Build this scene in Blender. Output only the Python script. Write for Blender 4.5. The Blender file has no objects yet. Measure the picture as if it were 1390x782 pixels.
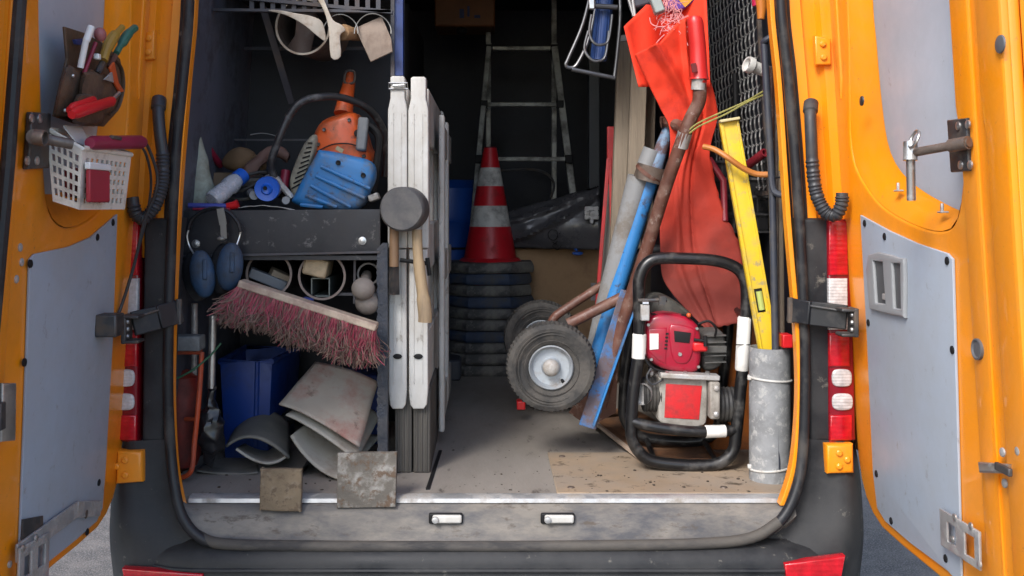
import bpy, bmesh, math, random
from mathutils import Vector, Matrix, noise
random.seed(7)
R = math.radians
scene = bpy.context.scene
COL = scene.collection

# ---------------------------------------------------------------- camera
# the camera stands level on the street behind the van: rear opening plane is Y = 0, cargo space runs to +Y
F, D, CX, CY, CZ = 1362.0, 2.56, 665.0, 280.0, 1.432      # focal length in photo pixels, distance, principal point, eye height
cam = bpy.data.objects.new('camera', bpy.data.cameras.new('camera'))
COL.objects.link(cam)
cam.location = (0, -D, CZ); cam.rotation_euler = (R(90), 0, 0)
cam.data.sensor_width = 36; cam.data.lens = 36 * F / 1390
cam.data.shift_x = (695 - CX) / 1390; cam.data.shift_y = -(391 - CY) / 1390
cam.data.clip_start = 0.05; cam.data.clip_end = 2000
scene.camera = cam

# ---------------------------------------------------------------- sky, sun, exposure
SUN_EL, SUN_AZ = 41, 210          # azimuth measured from +Y clockwise: behind the camera and to its left
world = bpy.data.worlds.new('World'); scene.world = world; world.use_nodes = True
nt = world.node_tree
sky = nt.nodes.new('ShaderNodeTexSky'); sky.sky_type = 'NISHITA'; sky.sun_disc = False
sky.sun_elevation = R(SUN_EL); sky.sun_rotation = R(SUN_AZ)
sky.air_density = 1.0; sky.dust_density = 1.5; sky.ozone_density = 1.0
nt.links.new(sky.outputs[0], nt.nodes['Background'].inputs[0])
nt.nodes['Background'].inputs[1].default_value = 0.15
sl = bpy.data.lights.new('sun', 'SUN'); sl.energy = 1.55; sl.angle = R(20); sl.color = (1, .965, .92)
sun = bpy.data.objects.new('sun', sl); COL.objects.link(sun)
sd = Vector((math.sin(R(SUN_AZ)) * math.cos(R(SUN_EL)), math.cos(R(SUN_AZ)) * math.cos(R(SUN_EL)), math.sin(R(SUN_EL))))
sun.rotation_euler = sd.to_track_quat('Z', 'Y').to_euler()
scene.view_settings.view_transform = 'Standard'; scene.view_settings.look = 'None'
scene.view_settings.exposure = 1.25; scene.view_settings.gamma = 1.0
scene.view_settings.use_curve_mapping = False
scene.render.engine = 'CYCLES'
scene.cycles.use_denoising = True
scene.cycles.max_bounces = 8; scene.cycles.diffuse_bounces = 5; scene.cycles.transparent_max_bounces = 12

# ---------------------------------------------------------------- helpers
FLOOR = 0.68
def P(x, y, Y):                     # a photo pixel at a known distance -> a point of the place
    d = D + Y
    return Vector(((x - CX) * d / F, Y, CZ - (y - CY) * d / F))
def PL(pts, Y): return [P(x, y, Y if len(q) == 0 else q[0]) for x, y, *q in pts]
def M_(px, Y): return px * (D + Y) / F

MATS = {}
def mat(name, col=(.5, .5, .5), rough=.5, metal=0., var=.12, vs=6., dirt=None, damt=.5, ds=9., bump=0., bs=60., coat=0., crough=.15,
        alpha=1., trans=0., stretch=(1, 1, 1), spec=.5, soft=.09, d2=None, d2amt=.4, d2s=40.):
    if name in MATS: return MATS[name]
    damt += .04; d2amt += .11
    m = bpy.data.materials.new(name); m.use_nodes = True
    t = m.node_tree; N = t.nodes; L = t.links; b = N['Principled BSDF']
    b.inputs['Roughness'].default_value = rough; b.inputs['Metallic'].default_value = metal
    b.inputs['Specular IOR Level'].default_value = spec
    b.inputs['Coat Weight'].default_value = coat; b.inputs['Coat Roughness'].default_value = crough
    b.inputs['Alpha'].default_value = alpha; b.inputs['Transmission Weight'].default_value = trans
    tc = N.new('ShaderNodeTexCoord'); mp = N.new('ShaderNodeMapping'); mp.inputs['Scale'].default_value = stretch
    L.new(tc.outputs['Object'], mp.inputs[0]); vec = mp.outputs[0]
    def nz(scale, det=5., rg=.6):
        n = N.new('ShaderNodeTexNoise'); n.inputs['Scale'].default_value = scale; n.inputs['Detail'].default_value = det
        n.inputs['Roughness'].default_value = rg; L.new(vec, n.inputs['Vector']); return n.outputs['Fac']
    def mrange(s, a, bb, lo, hi):
        n = N.new('ShaderNodeMapRange'); n.inputs[1].default_value = a; n.inputs[2].default_value = bb
        n.inputs[3].default_value = lo; n.inputs[4].default_value = hi; L.new(s, n.inputs[0]); return n.outputs[0]
    def mix(f, a, c):
        n = N.new('ShaderNodeMix'); n.data_type = 'RGBA'
        if isinstance(f, float): n.inputs[0].default_value = f
        else: L.new(f, n.inputs[0])
        for i, v in ((6, a), (7, c)):
            if isinstance(v, tuple): n.inputs[i].default_value = (*v[:3], 1)
            else: L.new(v, n.inputs[i])
        return n.outputs[2]
    lo = tuple(max(0, c * (1 - var)) for c in col); hi = tuple(min(1, c * (1 + var)) for c in col)
    c = mix(mrange(nz(vs), .3, .7, 0, 1), lo, hi)
    if dirt:
        f = mrange(nz(ds, 8., .68), 1 - damt - soft, 1 - damt + soft, 0, .9); c = mix(f, c, dirt)
        rr = N.new('ShaderNodeMapRange'); L.new(f, rr.inputs[0]); rr.inputs[3].default_value = rough; rr.inputs[4].default_value = max(rough, .85)
        L.new(rr.outputs[0], b.inputs['Roughness'])
        if metal:
            r2 = N.new('ShaderNodeMapRange'); L.new(f, r2.inputs[0]); r2.inputs[3].default_value = metal; r2.inputs[4].default_value = 0
            L.new(r2.outputs[0], b.inputs['Metallic'])
    if d2:
        c = mix(mrange(nz(d2s, 6., .7), 1 - d2amt - .05, 1 - d2amt + .05, 0, .85), c, d2)
    L.new(c, b.inputs['Base Color'])
    if bump:
        bn = N.new('ShaderNodeBump'); bn.inputs['Strength'].default_value = bump; bn.inputs['Distance'].default_value = .01
        L.new(nz(bs, 6.), bn.inputs['Height']); L.new(bn.outputs[0], b.inputs['Normal'])
    MATS[name] = m; return m

def thing(name, label, cat, loc=(0, 0, 0), group=None):
    o = bpy.data.objects.new(name, None); COL.objects.link(o); o.location = loc; o.empty_display_size = .05
    o['label'] = label; o['category'] = cat
    if group: o['group'] = group
    return o
def tag(o, label, cat, group=None):
    o['label'] = label; o['category'] = cat
    if group: o['group'] = group
    return o
WORLDLOC = {}
def wloc(o):
    v = Vector((0, 0, 0))
    while o: v = v + o.location; o = o.parent
    return v
def link_mesh(name, me, m, parent=None, origin=None, smooth=35):
    """me holds world coordinates; the object's origin goes to the parent's origin or to `origin`"""
    base = wloc(parent) if parent else Vector((0, 0, 0))
    org = Vector(origin) if origin is not None else base
    me.transform(Matrix.Translation(-org))
    if smooth is not None:
        me.polygons.foreach_set('use_smooth', [True] * len(me.polygons)); me.set_sharp_from_angle(angle=R(smooth))
    for x in (m if isinstance(m, (list, tuple)) else [m]): me.materials.append(x)
    o = bpy.data.objects.new(name, me); COL.objects.link(o)
    o.parent = parent; o.location = org - base
    return o

def cr(pts, n=6, closed=False):     # Catmull-Rom through the points
    pts = [Vector(p) for p in pts]; out = []; k = len(pts)
    rng = range(k) if closed else range(k - 1)
    for i in rng:
        g = (lambda j: pts[j % k]) if closed else (lambda j: pts[min(max(j, 0), k - 1)])
        p0, p1, p2, p3 = g(i - 1), g(i), g(i + 1), g(i + 2)
        for q in range(n):
            t = q / n
            out.append(.5 * ((2 * p1) + (p2 - p0) * t + (2 * p0 - 5 * p1 + 4 * p2 - p3) * t * t + (3 * p1 - p0 - 3 * p2 + p3) * t ** 3))
    if not closed: out.append(pts[-1])
    return out

class B:
    def __init__(s): s.bm = bmesh.new(); s.mi = 0
    def _f(s, vs):
        try:
            f = s.bm.faces.new(vs); f.material_index = s.mi; return f
        except ValueError: return None
    def box(s, c, size, rot=None):
        sx, sy, sz = [v / 2 for v in size]; c = Vector(c)
        m = rot if rot is not None else Matrix.Identity(3)
        v = [s.bm.verts.new(c + m @ Vector((a * sx, b * sy, d * sz))) for a in (-1, 1) for b in (-1, 1) for d in (-1, 1)]
        for q in ((0, 1, 3, 2), (4, 6, 7, 5), (0, 4, 5, 1), (2, 3, 7, 6), (0, 2, 6, 4), (1, 5, 7, 3)): s._f([v[i] for i in q])
        return s
    def bar(s, p0, p1, w, t, up=(0, -1, 0)):        # rectangular bar along p0-p1, width w across, thickness t along up
        p0, p1 = Vector(p0), Vector(p1); d = p1 - p0; u = d.normalized(); up = Vector(up)
        a = u.cross(up).normalized(); n = a.cross(u).normalized()
        return s.box((p0 + p1) / 2, (w, d.length, t), Matrix((a, u, n)).transposed())
    def frame(s, d):
        d = d.normalized(); a = d.cross(Vector((0, 0, 1)))
        if a.length < 1e-3: a = d.cross(Vector((0, 1, 0)))
        a.normalize(); return a, d.cross(a).normalized()
    def cyl(s, p0, p1, r0, r1=None, n=16, caps=True):
        return s.tube([p0, p1], [r0, r0 if r1 is None else r1], n, caps)
    def tube(s, path, r, n=10, caps=True, closed=False, flat=None):
        path = [Vector(p) for p in path]; k = len(path)
        rs = r if isinstance(r, (list, tuple)) else [r] * k
        if len(rs) != k: rs = [rs[0] + (rs[-1] - rs[0]) * i / (k - 1) for i in range(k)]
        rings = []; a = None
        for i, p in enumerate(path):
            if closed: d = path[(i + 1) % k] - path[i - 1]
            else: d = path[min(i + 1, k - 1)] - path[max(i - 1, 0)]
            if d.length < 1e-9: d = Vector((0, 0, 1))
            d.normalize()
            if a is None: a, b = s.frame(d)
            else:
                a = a - d * a.dot(d)
                a = a.normalized() if a.length > 1e-6 else s.frame(d)[0]
                b = d.cross(a).normalized()
            fl = flat or 1.
            rings.append([s.bm.verts.new(p + (a * math.cos(6.28318 * j / n) + b * math.sin(6.28318 * j / n) * fl) * rs[i]) for j in range(n)])
        for i in range(k if closed else k - 1):
            A, C = rings[i], rings[(i + 1) % k]
            for j in range(n): s._f([A[j], A[(j + 1) % n], C[(j + 1) % n], C[j]])
        if caps and not closed: s._f(rings[0][::-1]); s._f(rings[-1])
        return s
    def lathe(s, prof, o, axis=(0, 0, 1), n=32, cap0=False, cap1=False, arc=1., mod=None):
        o = Vector(o); ax = Vector(axis).normalized(); a, b = s.frame(ax); rings = []
        full = arc >= .999; cnt = n if full else n + 1
        for ip, (r, h) in enumerate(prof):
            ring = []
            for j in range(cnt):
                t = 6.28318 * arc * j / n; rr = r if mod is None else mod(r, h, t, j, ip)
                ring.append(s.bm.verts.new(o + ax * h + (a * math.cos(t) + b * math.sin(t)) * rr))
            rings.append(ring)
        for A, C in zip(rings, rings[1:]):
            for j in range(n):
                j2 = (j + 1) % n if full else j + 1
                s._f([A[j], A[j2], C[j2], C[j]])
        if cap0: s._f(rings[0][::-1])
        if cap1: s._f(rings[-1])
        return s
    def prism(s, pts, d):            # planar polygon extruded by the vector d
        d = Vector(d); a = [s.bm.verts.new(p) for p in pts]; b = [s.bm.verts.new(Vector(p) + d) for p in pts]
        s._f(a); s._f(b[::-1]); k = len(a)
        for i in range(k): s._f([a[i], b[i], b[(i + 1) % k], a[(i + 1) % k]])
        return s
    def grid(s, rows, thick=0.):
        vs = [[s.bm.verts.new(p) for p in r] for r in rows]
        for A, C in zip(vs, vs[1:]):
            for j in range(len(A) - 1): s._f([A[j], A[j + 1], C[j + 1], C[j]])
        return s
    def loft(s, loops, closed=True, caps=False):
        vs = [[s.bm.verts.new(p) for p in r] for r in loops]; n = len(vs[0])
        for A, C in zip(vs, vs[1:]):
            for j in range(n if closed else n - 1): s._f([A[j], A[(j + 1) % n], C[(j + 1) % n], C[j]])
        if caps: s._f(vs[0][::-1]); s._f(vs[-1])
        return s
    def sphere(s, c, r, sc=(1, 1, 1), n=14, rot=None):
        c = Vector(c); m = rot or Matrix.Identity(3); rings = []
        for i in range(1, n // 2 + 2):
            ph = math.pi * i / (n // 2 + 2)
            rings.append([s.bm.verts.new(c + m @ Vector((sc[0] * r * math.sin(ph) * math.cos(6.28318 * j / n), sc[1] * r * math.sin(ph) * math.sin(6.28318 * j / n), sc[2] * r * math.cos(ph)))) for j in range(n)])
        for A, C in zip(rings, rings[1:]):
            for j in range(n): s._f([A[j], A[(j + 1) % n], C[(j + 1) % n], C[j]])
        s._f(rings[0][::-1]); s._f(rings[-1]); return s
    def obj(s, name, m, parent=None, bevel=0., seg=2, smooth=35, origin=None, solid=0., sub=0, jit=0., jf=10.):
        bm = s.bm
        bmesh.ops.recalc_face_normals(bm, faces=bm.faces)
        if jit:
            for v in bm.verts: v.co += noise.noise_vector(v.co * jf) * jit
        me = bpy.data.meshes.new(name); bm.to_mesh(me); bm.free()
        if origin is None and parent is None:
            zs = [v.co for v in me.vertices]
            origin = (sum(v.x for v in zs) / len(zs), sum(v.y for v in zs) / len(zs), min(v.z for v in zs))
        o = link_mesh(name, me, m, parent, origin, smooth)
        if solid:
            k = o.modifiers.new('solid', 'SOLIDIFY'); k.thickness = solid; k.offset = 0
        if bevel:
            k = o.modifiers.new('bevel', 'BEVEL'); k.width = bevel; k.segments = seg; k.limit_method = 'ANGLE'; k.angle_limit = R(40)
            k.harden_normals = False
        if sub:
            k = o.modifiers.new('sub', 'SUBSURF'); k.levels = sub; k.render_levels = sub
        return o

def plate_mesh(outer, holes, t, bevel, fn):
    """2D outline with holes, thickness t, rounded edge; fn maps (u, v, w) to the place"""
    cu = bpy.data.curves.new('tmp', 'CURVE'); cu.dimensions = '2D'; cu.fill_mode = 'BOTH'
    for loop in [outer] + list(holes):
        sp = cu.splines.new('POLY'); sp.points.add(len(loop) - 1); sp.use_cyclic_u = True
        for p, q in zip(sp.points, loop): p.co = (q[0], q[1], 0, 1)
    cu.extrude = max(t / 2 - bevel, 0); cu.bevel_depth = bevel; cu.bevel_resolution = 2; cu.offset = -bevel
    o = bpy.data.objects.new('tmp', cu); COL.objects.link(o)
    dg = bpy.context.evaluated_depsgraph_get(); ev = o.evaluated_get(dg)
    me = bpy.data.meshes.new_from_object(ev)
    bpy.data.objects.remove(o); bpy.data.curves.remove(cu)
    for v in me.vertices: v.co = fn(v.co.x, v.co.y, v.co.z)
    me.materials.clear()
    bm = bmesh.new(); bm.from_mesh(me); bmesh.ops.remove_doubles(bm, verts=bm.verts, dist=1e-5)
    bmesh.ops.recalc_face_normals(bm, faces=bm.faces); bm.to_mesh(me); bm.free()
    return me
def plate(name, outer, holes, t, bevel, fn, m, parent=None, smooth=35, origin=None):
    return link_mesh(name, plate_mesh(outer, holes, t, bevel, fn), m, parent, origin, smooth)
def front_plate(name, px, Y, t, m, parent=None, holes=(), bevel=.002, tilt=None, origin=None):
    """an outline seen in the photo standing across the view at depth Y, thickness t away from the viewer"""
    k = lambda loop: [(P(x, y, Y).x, P(x, y, Y).z) for x, y in loop]
    zs = [p[1] for p in k(px)]; z0 = min(zs)
    def fn(u, v, w):
        return Vector((u, Y + t / 2 + w + (tilt or 0) * (v - z0), v))
    if parent is None and origin is None:
        xs = [p[0] for p in k(px)]; origin = (sum(xs) / len(xs), Y, z0)
    return plate(name, k(px), [k(h) for h in holes], t, bevel, fn, m, parent, origin=origin)
def copy_obj(o, parent, loc, rot=None):
    c = o.copy(); COL.objects.link(c); c.parent = parent; c.location = loc
    if rot: c.rotation_euler = rot
    return c

# ---------------------------------------------------------------- materials
DUST = (.22, .19, .155); MUD = (.11, .085, .06); RUST = (.12, .04, .018)
m_orange = mat('orange_paint', (.84, .268, .005), .32, var=.03, vs=3, coat=.32, crough=.06, spec=.35, bump=.03, bs=6, dirt=(.60, .24, .035), damt=.34, ds=4, soft=.2, d2=(.26, .13, .05), d2amt=.205, d2s=55)
m_panel = mat('grey_lining', (.335, .39, .465), .38, var=.05, vs=2.5, dirt=(.31, .32, .335), damt=.40, ds=3, soft=.2, d2=(.22, .225, .235), d2amt=.235, d2s=26, bump=.02, bs=5)
m_upper = mat('pale_lining', (.45, .495, .555), .30, var=.04, vs=2.5, dirt=(.38, .40, .43), damt=.40, ds=3, soft=.2, d2=(.27, .28, .30), d2amt=.20, d2s=30, bump=.02, bs=5)
m_black = mat('black_plastic', spec=.3, col=(.013, .0145, .018), rough=.45, var=.25, vs=8, dirt=(.05, .05, .05), damt=.40, ds=4, soft=.18, d2=(.16, .15, .13), d2amt=.22, d2s=26, bump=.06, bs=300)
m_seal = mat('rubber_seal', spec=.35, col=(.014, .015, .018), rough=.45, var=.3, dirt=(.06, .055, .05), damt=.38, ds=11)
m_sill = mat('dusty_sill', (.175, .158, .136), .7, var=.25, vs=4, dirt=(.055, .058, .068), damt=.44, ds=4.5, soft=.10, d2=(.07, .055, .042), d2amt=.27, d2s=16, bump=.12, bs=70, stretch=(.8, 2, 2))
m_floor = mat('cargo_plywood', (.265, .24, .212), .72, var=.15, vs=2.5, dirt=(.20, .178, .155), damt=.45, ds=3.2, soft=.15, d2=(.06, .05, .042), d2amt=.23, d2s=13, bump=.15, bs=90, stretch=(1.6, .5, 1))
m_rustfloor = mat('stained_plywood', (.30, .22, .145), .72, var=.25, vs=3, dirt=(.26, .215, .17), damt=.46, ds=4.5, soft=.15, d2=(.05, .035, .022), d2amt=.28, d2s=16, bump=.12, bs=80)
m_alu = mat('worn_aluminium', (.52, .52, .52), .42, metal=.7, var=.15, vs=20, dirt=(.25, .22, .185), damt=.42, ds=12)
m_steel = mat('zinc_steel', (.50, .50, .49), .34, metal=.9, var=.15, vs=30, dirt=(.16, .12, .09), damt=.33, ds=25)
m_dsteel = mat('dark_steel', (.07, .07, .072), .42, metal=.6, var=.3, vs=20, dirt=(.10, .07, .05), damt=.42, ds=18)
m_brownsteel = mat('grimy_steel', (.16, .13, .11), .4, metal=.6, var=.3, vs=20, dirt=(.09, .06, .045), damt=.45, ds=25)
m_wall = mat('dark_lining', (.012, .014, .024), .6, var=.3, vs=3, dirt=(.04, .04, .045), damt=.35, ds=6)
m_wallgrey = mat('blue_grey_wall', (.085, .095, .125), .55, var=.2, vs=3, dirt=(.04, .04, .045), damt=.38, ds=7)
m_blackmat = mat('matte_black', (.008, .008, .009), .65, var=.3, spec=.3)
m_rubber = mat('black_rubber', (.016, .016, .017), .6, var=.3, dirt=(.06, .055, .047), damt=.44, ds=9, bump=.1, bs=120)
m_hose = mat('grey_hose', (.030, .032, .037), .45, var=.2, dirt=(.06, .055, .05), damt=.36, ds=9)
m_redlens = mat('red_lens', (.42, .004, .012), .16, var=.3, vs=40, coat=.6, bump=.3, bs=220)
m_clearlens = mat('clear_lens', (.48, .46, .46), .12, var=.25, vs=60, coat=.6, bump=.5, bs=260)
m_darkred = mat('dark_red_lens', (.17, .003, .010), .2, var=.3, coat=.5)
m_white = mat('dirty_white_plastic', (.53, .525, .50), .5, var=.08, vs=5, dirt=(.36, .33, .28), damt=.38, ds=9, soft=.15, d2=(.20, .17, .14), d2amt=.25, d2s=45, stretch=(1, 1, .5))
m_cream = mat('white_basket', (.70, .66, .58), .45, var=.06, dirt=(.35, .30, .24), damt=.36, ds=20)
m_asphalt = mat('asphalt', (.075, .073, .07), .85, var=.25, vs=2, dirt=(.14, .13, .12), damt=.42, ds=8, bump=.5, bs=120, d2=(.22, .21, .20), d2amt=.35, d2s=140)
def ribbed(m, scale, strength):
    N = m.node_tree.nodes; L_ = m.node_tree.links; tc = N.new('ShaderNodeTexCoord'); w = N.new('ShaderNodeTexWave'); w.bands_direction = 'Z'; w.inputs['Scale'].default_value = scale
    w2 = N.new('ShaderNodeTexWave'); w2.bands_direction = 'X'; w2.inputs['Scale'].default_value = scale
    L_.new(tc.outputs['Object'], w.inputs['Vector']); L_.new(tc.outputs['Object'], w2.inputs['Vector'])
    a = N.new('ShaderNodeMath'); a.operation = 'MULTIPLY_ADD'; L_.new(w2.outputs['Fac'], a.inputs[0]); a.inputs[1].default_value = .25; L_.new(w.outputs['Fac'], a.inputs[2])
    bn = N.new('ShaderNodeBump'); bn.inputs['Strength'].default_value = strength; bn.inputs['Distance'].default_value = .003
    L_.new(a.outputs[0], bn.inputs['Height']); L_.new(bn.outputs[0], N['Principled BSDF'].inputs['Normal'])
ribbed(m_redlens, 26, .12); ribbed(m_clearlens, 40, .22)
# ================================================================= setting
b = B(); b.grid([[(-300, -300, 0), (300, -300, 0)], [(-300, 300, 0), (300, 300, 0)]])
g = b.obj('ground', m_asphalt, origin=(0, 0, 0)); g['kind'] = 'structure'

# ================================================================= the van
van = thing('van', 'orange work van seen from behind with both rear doors swung open', 'van', (0, 0, 0))
def Xd(z): return .930 + .062 * (.906 - z)       # side line of the van: leans in towards the roof
SL = .062
# cargo floor, slot, stained insert
b = B(); b.box((0, 1.55, FLOOR - .012), (1.74, 3.0, .024)); b.obj('cargo_floor', m_floor, van)
b = B(); b.box((.49, .268, FLOOR + .003), (.63, .43, .006)); b.obj('floor_insert', m_rustfloor, van, bevel=.002)
b = B(); b.bar((-.165, .10, FLOOR + .0015), (-.152, .52, FLOOR + .0015), .010, .004, (0, 0, 1)); b.obj('floor_slot', m_blackmat, van)
for (x, y) in ((.215, .10), (.62, .10), (.215, .43)):
    b = B(); b.lathe([(.010, 0), (.009, .002)], (x, y, FLOOR + .0065), n=14, cap1=True); b.obj('floor_screw', m_brownsteel, van)
# aluminium sill edge and the sill trim below it
b = B(); sec = [(.055, .684), (.030, .685), (.020, .680), (.018, .670), (.055, .668)]
b.loft([[(x, y, z) for y, z in sec] for x in (-.775, .765)], caps=True); b.obj('sill_edge', m_alu, van)
sec = [(.024, .669), (.010, .664), (-.012, .640), (-.026, .608), (-.034, .588), (-.040, .580), (.06, .57), (.06, .668)]
xs = [-.785 + 1.555 * i / 60 for i in range(61)]
b = B(); loops = []
for x in xs:
    e = max(0, abs(x + .007) - .60) / .175
    dep = 0
    for cx, w in ((-.16, .13), (.15, .13)): dep += max(0, 1 - ((x - cx) / w) ** 2) * .008
    loops.append([(x, y + dep * (1 if i in (1, 2, 3) else 0), z + (.075 * min(e, 1) ** 2.6 * (.6 if i == 2 else 1) if 1 < i < 6 else 0)) for i, (y, z) in enumerate(sec)])
b.loft(loops, caps=True); b.obj('sill_trim', m_sill, van, smooth=60)
for cx in (605, 757):                            # white striker plates let into the trim
    c = P(cx, 704, -.016)
    b = B(); b.box(c + Vector((0, .004, 0)), (.086, .012, .027)); st = b.obj('striker_pocket', m_blackmat, van, bevel=.004)
    b = B(); b.box(c + Vector((.004, -.004, 0)), (.074, .012, .021)); b.obj('striker_plate', m_white, st, bevel=.005, seg=3)
    b = B(); b.lathe([(.009, 0), (.008, .006), (.004, .007)], c + Vector((-.026, -.010, 0)), (0, -1, 0), n=12, cap1=True); b.obj('striker_bolt', m_alu, st)

# opening outline, seen as pixels of the rear plane
lip = [(268, -160), (268, 0), (258, 120), (247, 260), (240, 400), (237, 520), (239, 600), (244, 650), (254, 696)]
lipR = [(1042, -160), (1042, 0), (1053, 120), (1065, 300), (1076, 430), (1080, 520), (1077, 590), (1070, 640), (1056, 684)]
def strip(px, Y0, Y1, w, m, name, sgn):          # jamb lip: a thin orange flange standing round the opening
    c = cr(PL(px, 0), 5); b = B(); rows = []
    for p in c:
        rows.append([Vector((p.x + sgn * w, Y1, p.z)), Vector((p.x + sgn * w, Y0, p.z)), Vector((p.x, Y0, p.z)), Vector((p.x, Y1, p.z))])
    b.loft(rows, caps=True); return b.obj(name, m, van, bevel=.002)
strip(lip, -.018, .014, -.012, m_orange, 'opening_lip', 1)
strip(lipR, -.018, .014, .012, m_orange, 'opening_lip', 1)
# rubber seal all round
sl_ = [(257, -160), (257, 0), (248, 110), (238, 215), (230, 400), (228, 520), (231, 600), (237, 660), (247, 700), (268, 727), (300, 738), (400, 741), (600, 742),
       (800, 741), (950, 738), (1020, 730), (1058, 708), (1080, 668), (1090, 610), (1093, 500), (1090, 400), (1082, 250), (1070, 100), (1060, 0), (1060, -160)]
b = B(); b.tube(cr([P(x, y, -.022 - .032 * min(1, max(0, (y - 600) / 120))) for x, y in sl_], 6), .0135, 12); b.obj('door_seal', m_seal, van)
b = B(); b.tube(cr([P(x, y, -.0555 if i not in (0, 9) else -.050) for i, (x, y) in enumerate(sl_[8:19] if False else [q for q in sl_ if q[1] > 705])], 6), .0138, 12); b.obj('sill_seal', mat('dusty_rubber', (.085, .076, .066), .75, var=.3, vs=6, dirt=(.022, .022, .024), damt=.46, ds=6, stretch=(.6, 2, 2)), van)
b = B(); b.tube(cr([p + Vector((0, .012, -.004)) for p in PL([(x + (-9 if x < 600 else 9) * (1 if y < 700 else .3), y + (8 if y > 700 else 0)) for x, y in sl_], -.012)], 6), .009, 8); b.obj('seal_carrier', m_black, van)

# rear pillars (orange sheet metal either side of the opening)
for s in (-1, 1):
    inner = [(x, y) for x, y in (sl_[:6] if s < 0 else sl_[:-7:-1])]
    zz = [2.75, 2.3, 1.96, 1.75, 1.55, 1.42, 1.30]
    def xin(z):
        py = CY + (CZ - z) * F / D; pts = sorted((y, x) for x, y in inner)
        for (y0, x0), (y1, x1) in zip(pts, pts[1:]):
            if y0 <= py <= y1: return P(x0 + (x1 - x0) * (py - y0) / (y1 - y0), py, 0).x
        return P(pts[0][1] if py < pts[0][0] else pts[-1][1], py, 0).x
    b = B(); rows = []
    for z in zz:
        xi = xin(z); xo = s * (Xd(z) + .035); f = lambda t: xi + (xo - xi) * t
        rows.append([(xi, .05, z), (xi, 0, z), (f(.30), -.004, z), (f(.34), .012, z), (f(.56), .014, z), (f(.62), -.002, z), (f(.86), -.004, z), (xo, .02, z), (xo, .12, z)])
    b.grid(rows); b.obj('rear_pillar', m_orange, van, smooth=50)
    # lower part of the pillar: black plastic cover between seal and lamp, running into the bumper corner
    k = (lambda x: x) if s > 0 else (lambda x: 2 * 660.5 - x)
    cov = [(1082, 296), (1128, 296), (1130, 400), (1131, 598), (1124, 640), (1100, 700), (1060, 735), (1000, 742), (1000, 752), (1105, 752), (1170, 752),
           (1172, 700), (1166, 640), (1160, 600), (1131, 598)]
    low = [(k(x), y) for x, y in [(1080, 296), (1126, 296), (1129, 600), (1099, 600), (1094, 500), (1089, 380)]]
    front_plate('lamp_surround', low, -.014, .09, m_black, van, bevel=.010)
    cor = [(k(x), y) for x, y in cr([(1097, 602), (1130, 600), (1158, 606), (1166, 650), (1169, 700), (1164, 752), (1120, 760), (1010, 757), (1008, 745), (1050, 730), (1078, 700), (1092, 650)], 4, True)]
    cor = [(q[0], q[1]) for q in cor]
    # bumper corner: lofted so that it bulges towards the rear at its outer side
    b = B(); ctl = [(1094, 596), (1092, 640), (1080, 690), (1050, 726), (1000, 744)]
    otl = [(1160, 600), (1167, 640), (1171, 690), (1172, 735), (1165, 800)]
    rows = []
    for (a, c2) in zip(cr([(*q, 0) for q in ctl], 5), cr([(*q, 0) for q in otl], 5)):
        row = []
        for t in (0, .06, .15, .3, .45, .6, .75, .88, .96, 1):
            x = a[0] + (c2[0] - a[0]) * t; y = a[1] + (c2[1] - a[1]) * t
            Yd = -.012 - .055 * (3 * t * t - 2 * t ** 3) * min(1, max(.25, (y - 590) / 130)) + (.07 * max(0, t - .85) / .15 if t > .85 else 0)
            row.append(P(k(x), y, Yd))
        last = row[-1]; row.append(Vector((last.x + s * .004, .30, last.z)))
        rows.append(row)
    b.grid(rows); b.obj('bumper_corner', m_black, van, smooth=60)
# bumper: step tread on top and the face below
b = B(); sec = [(-.020, .590), (-.030, .584), (-.055, .578), (-.074, .565), (-.082, .545), (-.080, .50), (-.090, .47), (-.088, .36), (-.05, .30), (.10, .30), (.10, .57)]
loops = []
for i in range(41):
    x = -.935 + 1.87 * i / 40; e = max(0, abs(x) - .70) / .235
    loops.append([(x * (1 - .0), y + .11 * e ** 2.4 * (1 if y < .09 else 0), z - .03 * e * e * (1 if z > .52 else 0)) for y, z in sec])
b.loft(loops, caps=True); b.obj('rear_bumper', m_black, van, smooth=50)
b = B(); b.tube(cr([(x, -.083 + .11 * (max(0, abs(x) - .70) / .235) ** 2.4, .532) for x in [-.9 + .1 * i for i in range(19)]], 4), .006, 8); b.obj('bumper_bead', m_black, van)
for s in (-1, 1):                                # red reflectors in the bumper
    pts = [(1065, 766), (1148, 755), (1140, 800), (1070, 800)]
    pts = pts if s > 0 else [(165, 772), (275, 780), (275, 800), (170, 800)]
    front_plate('reflector', pts, -.092, .03, m_redlens, van, bevel=.004)

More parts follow.
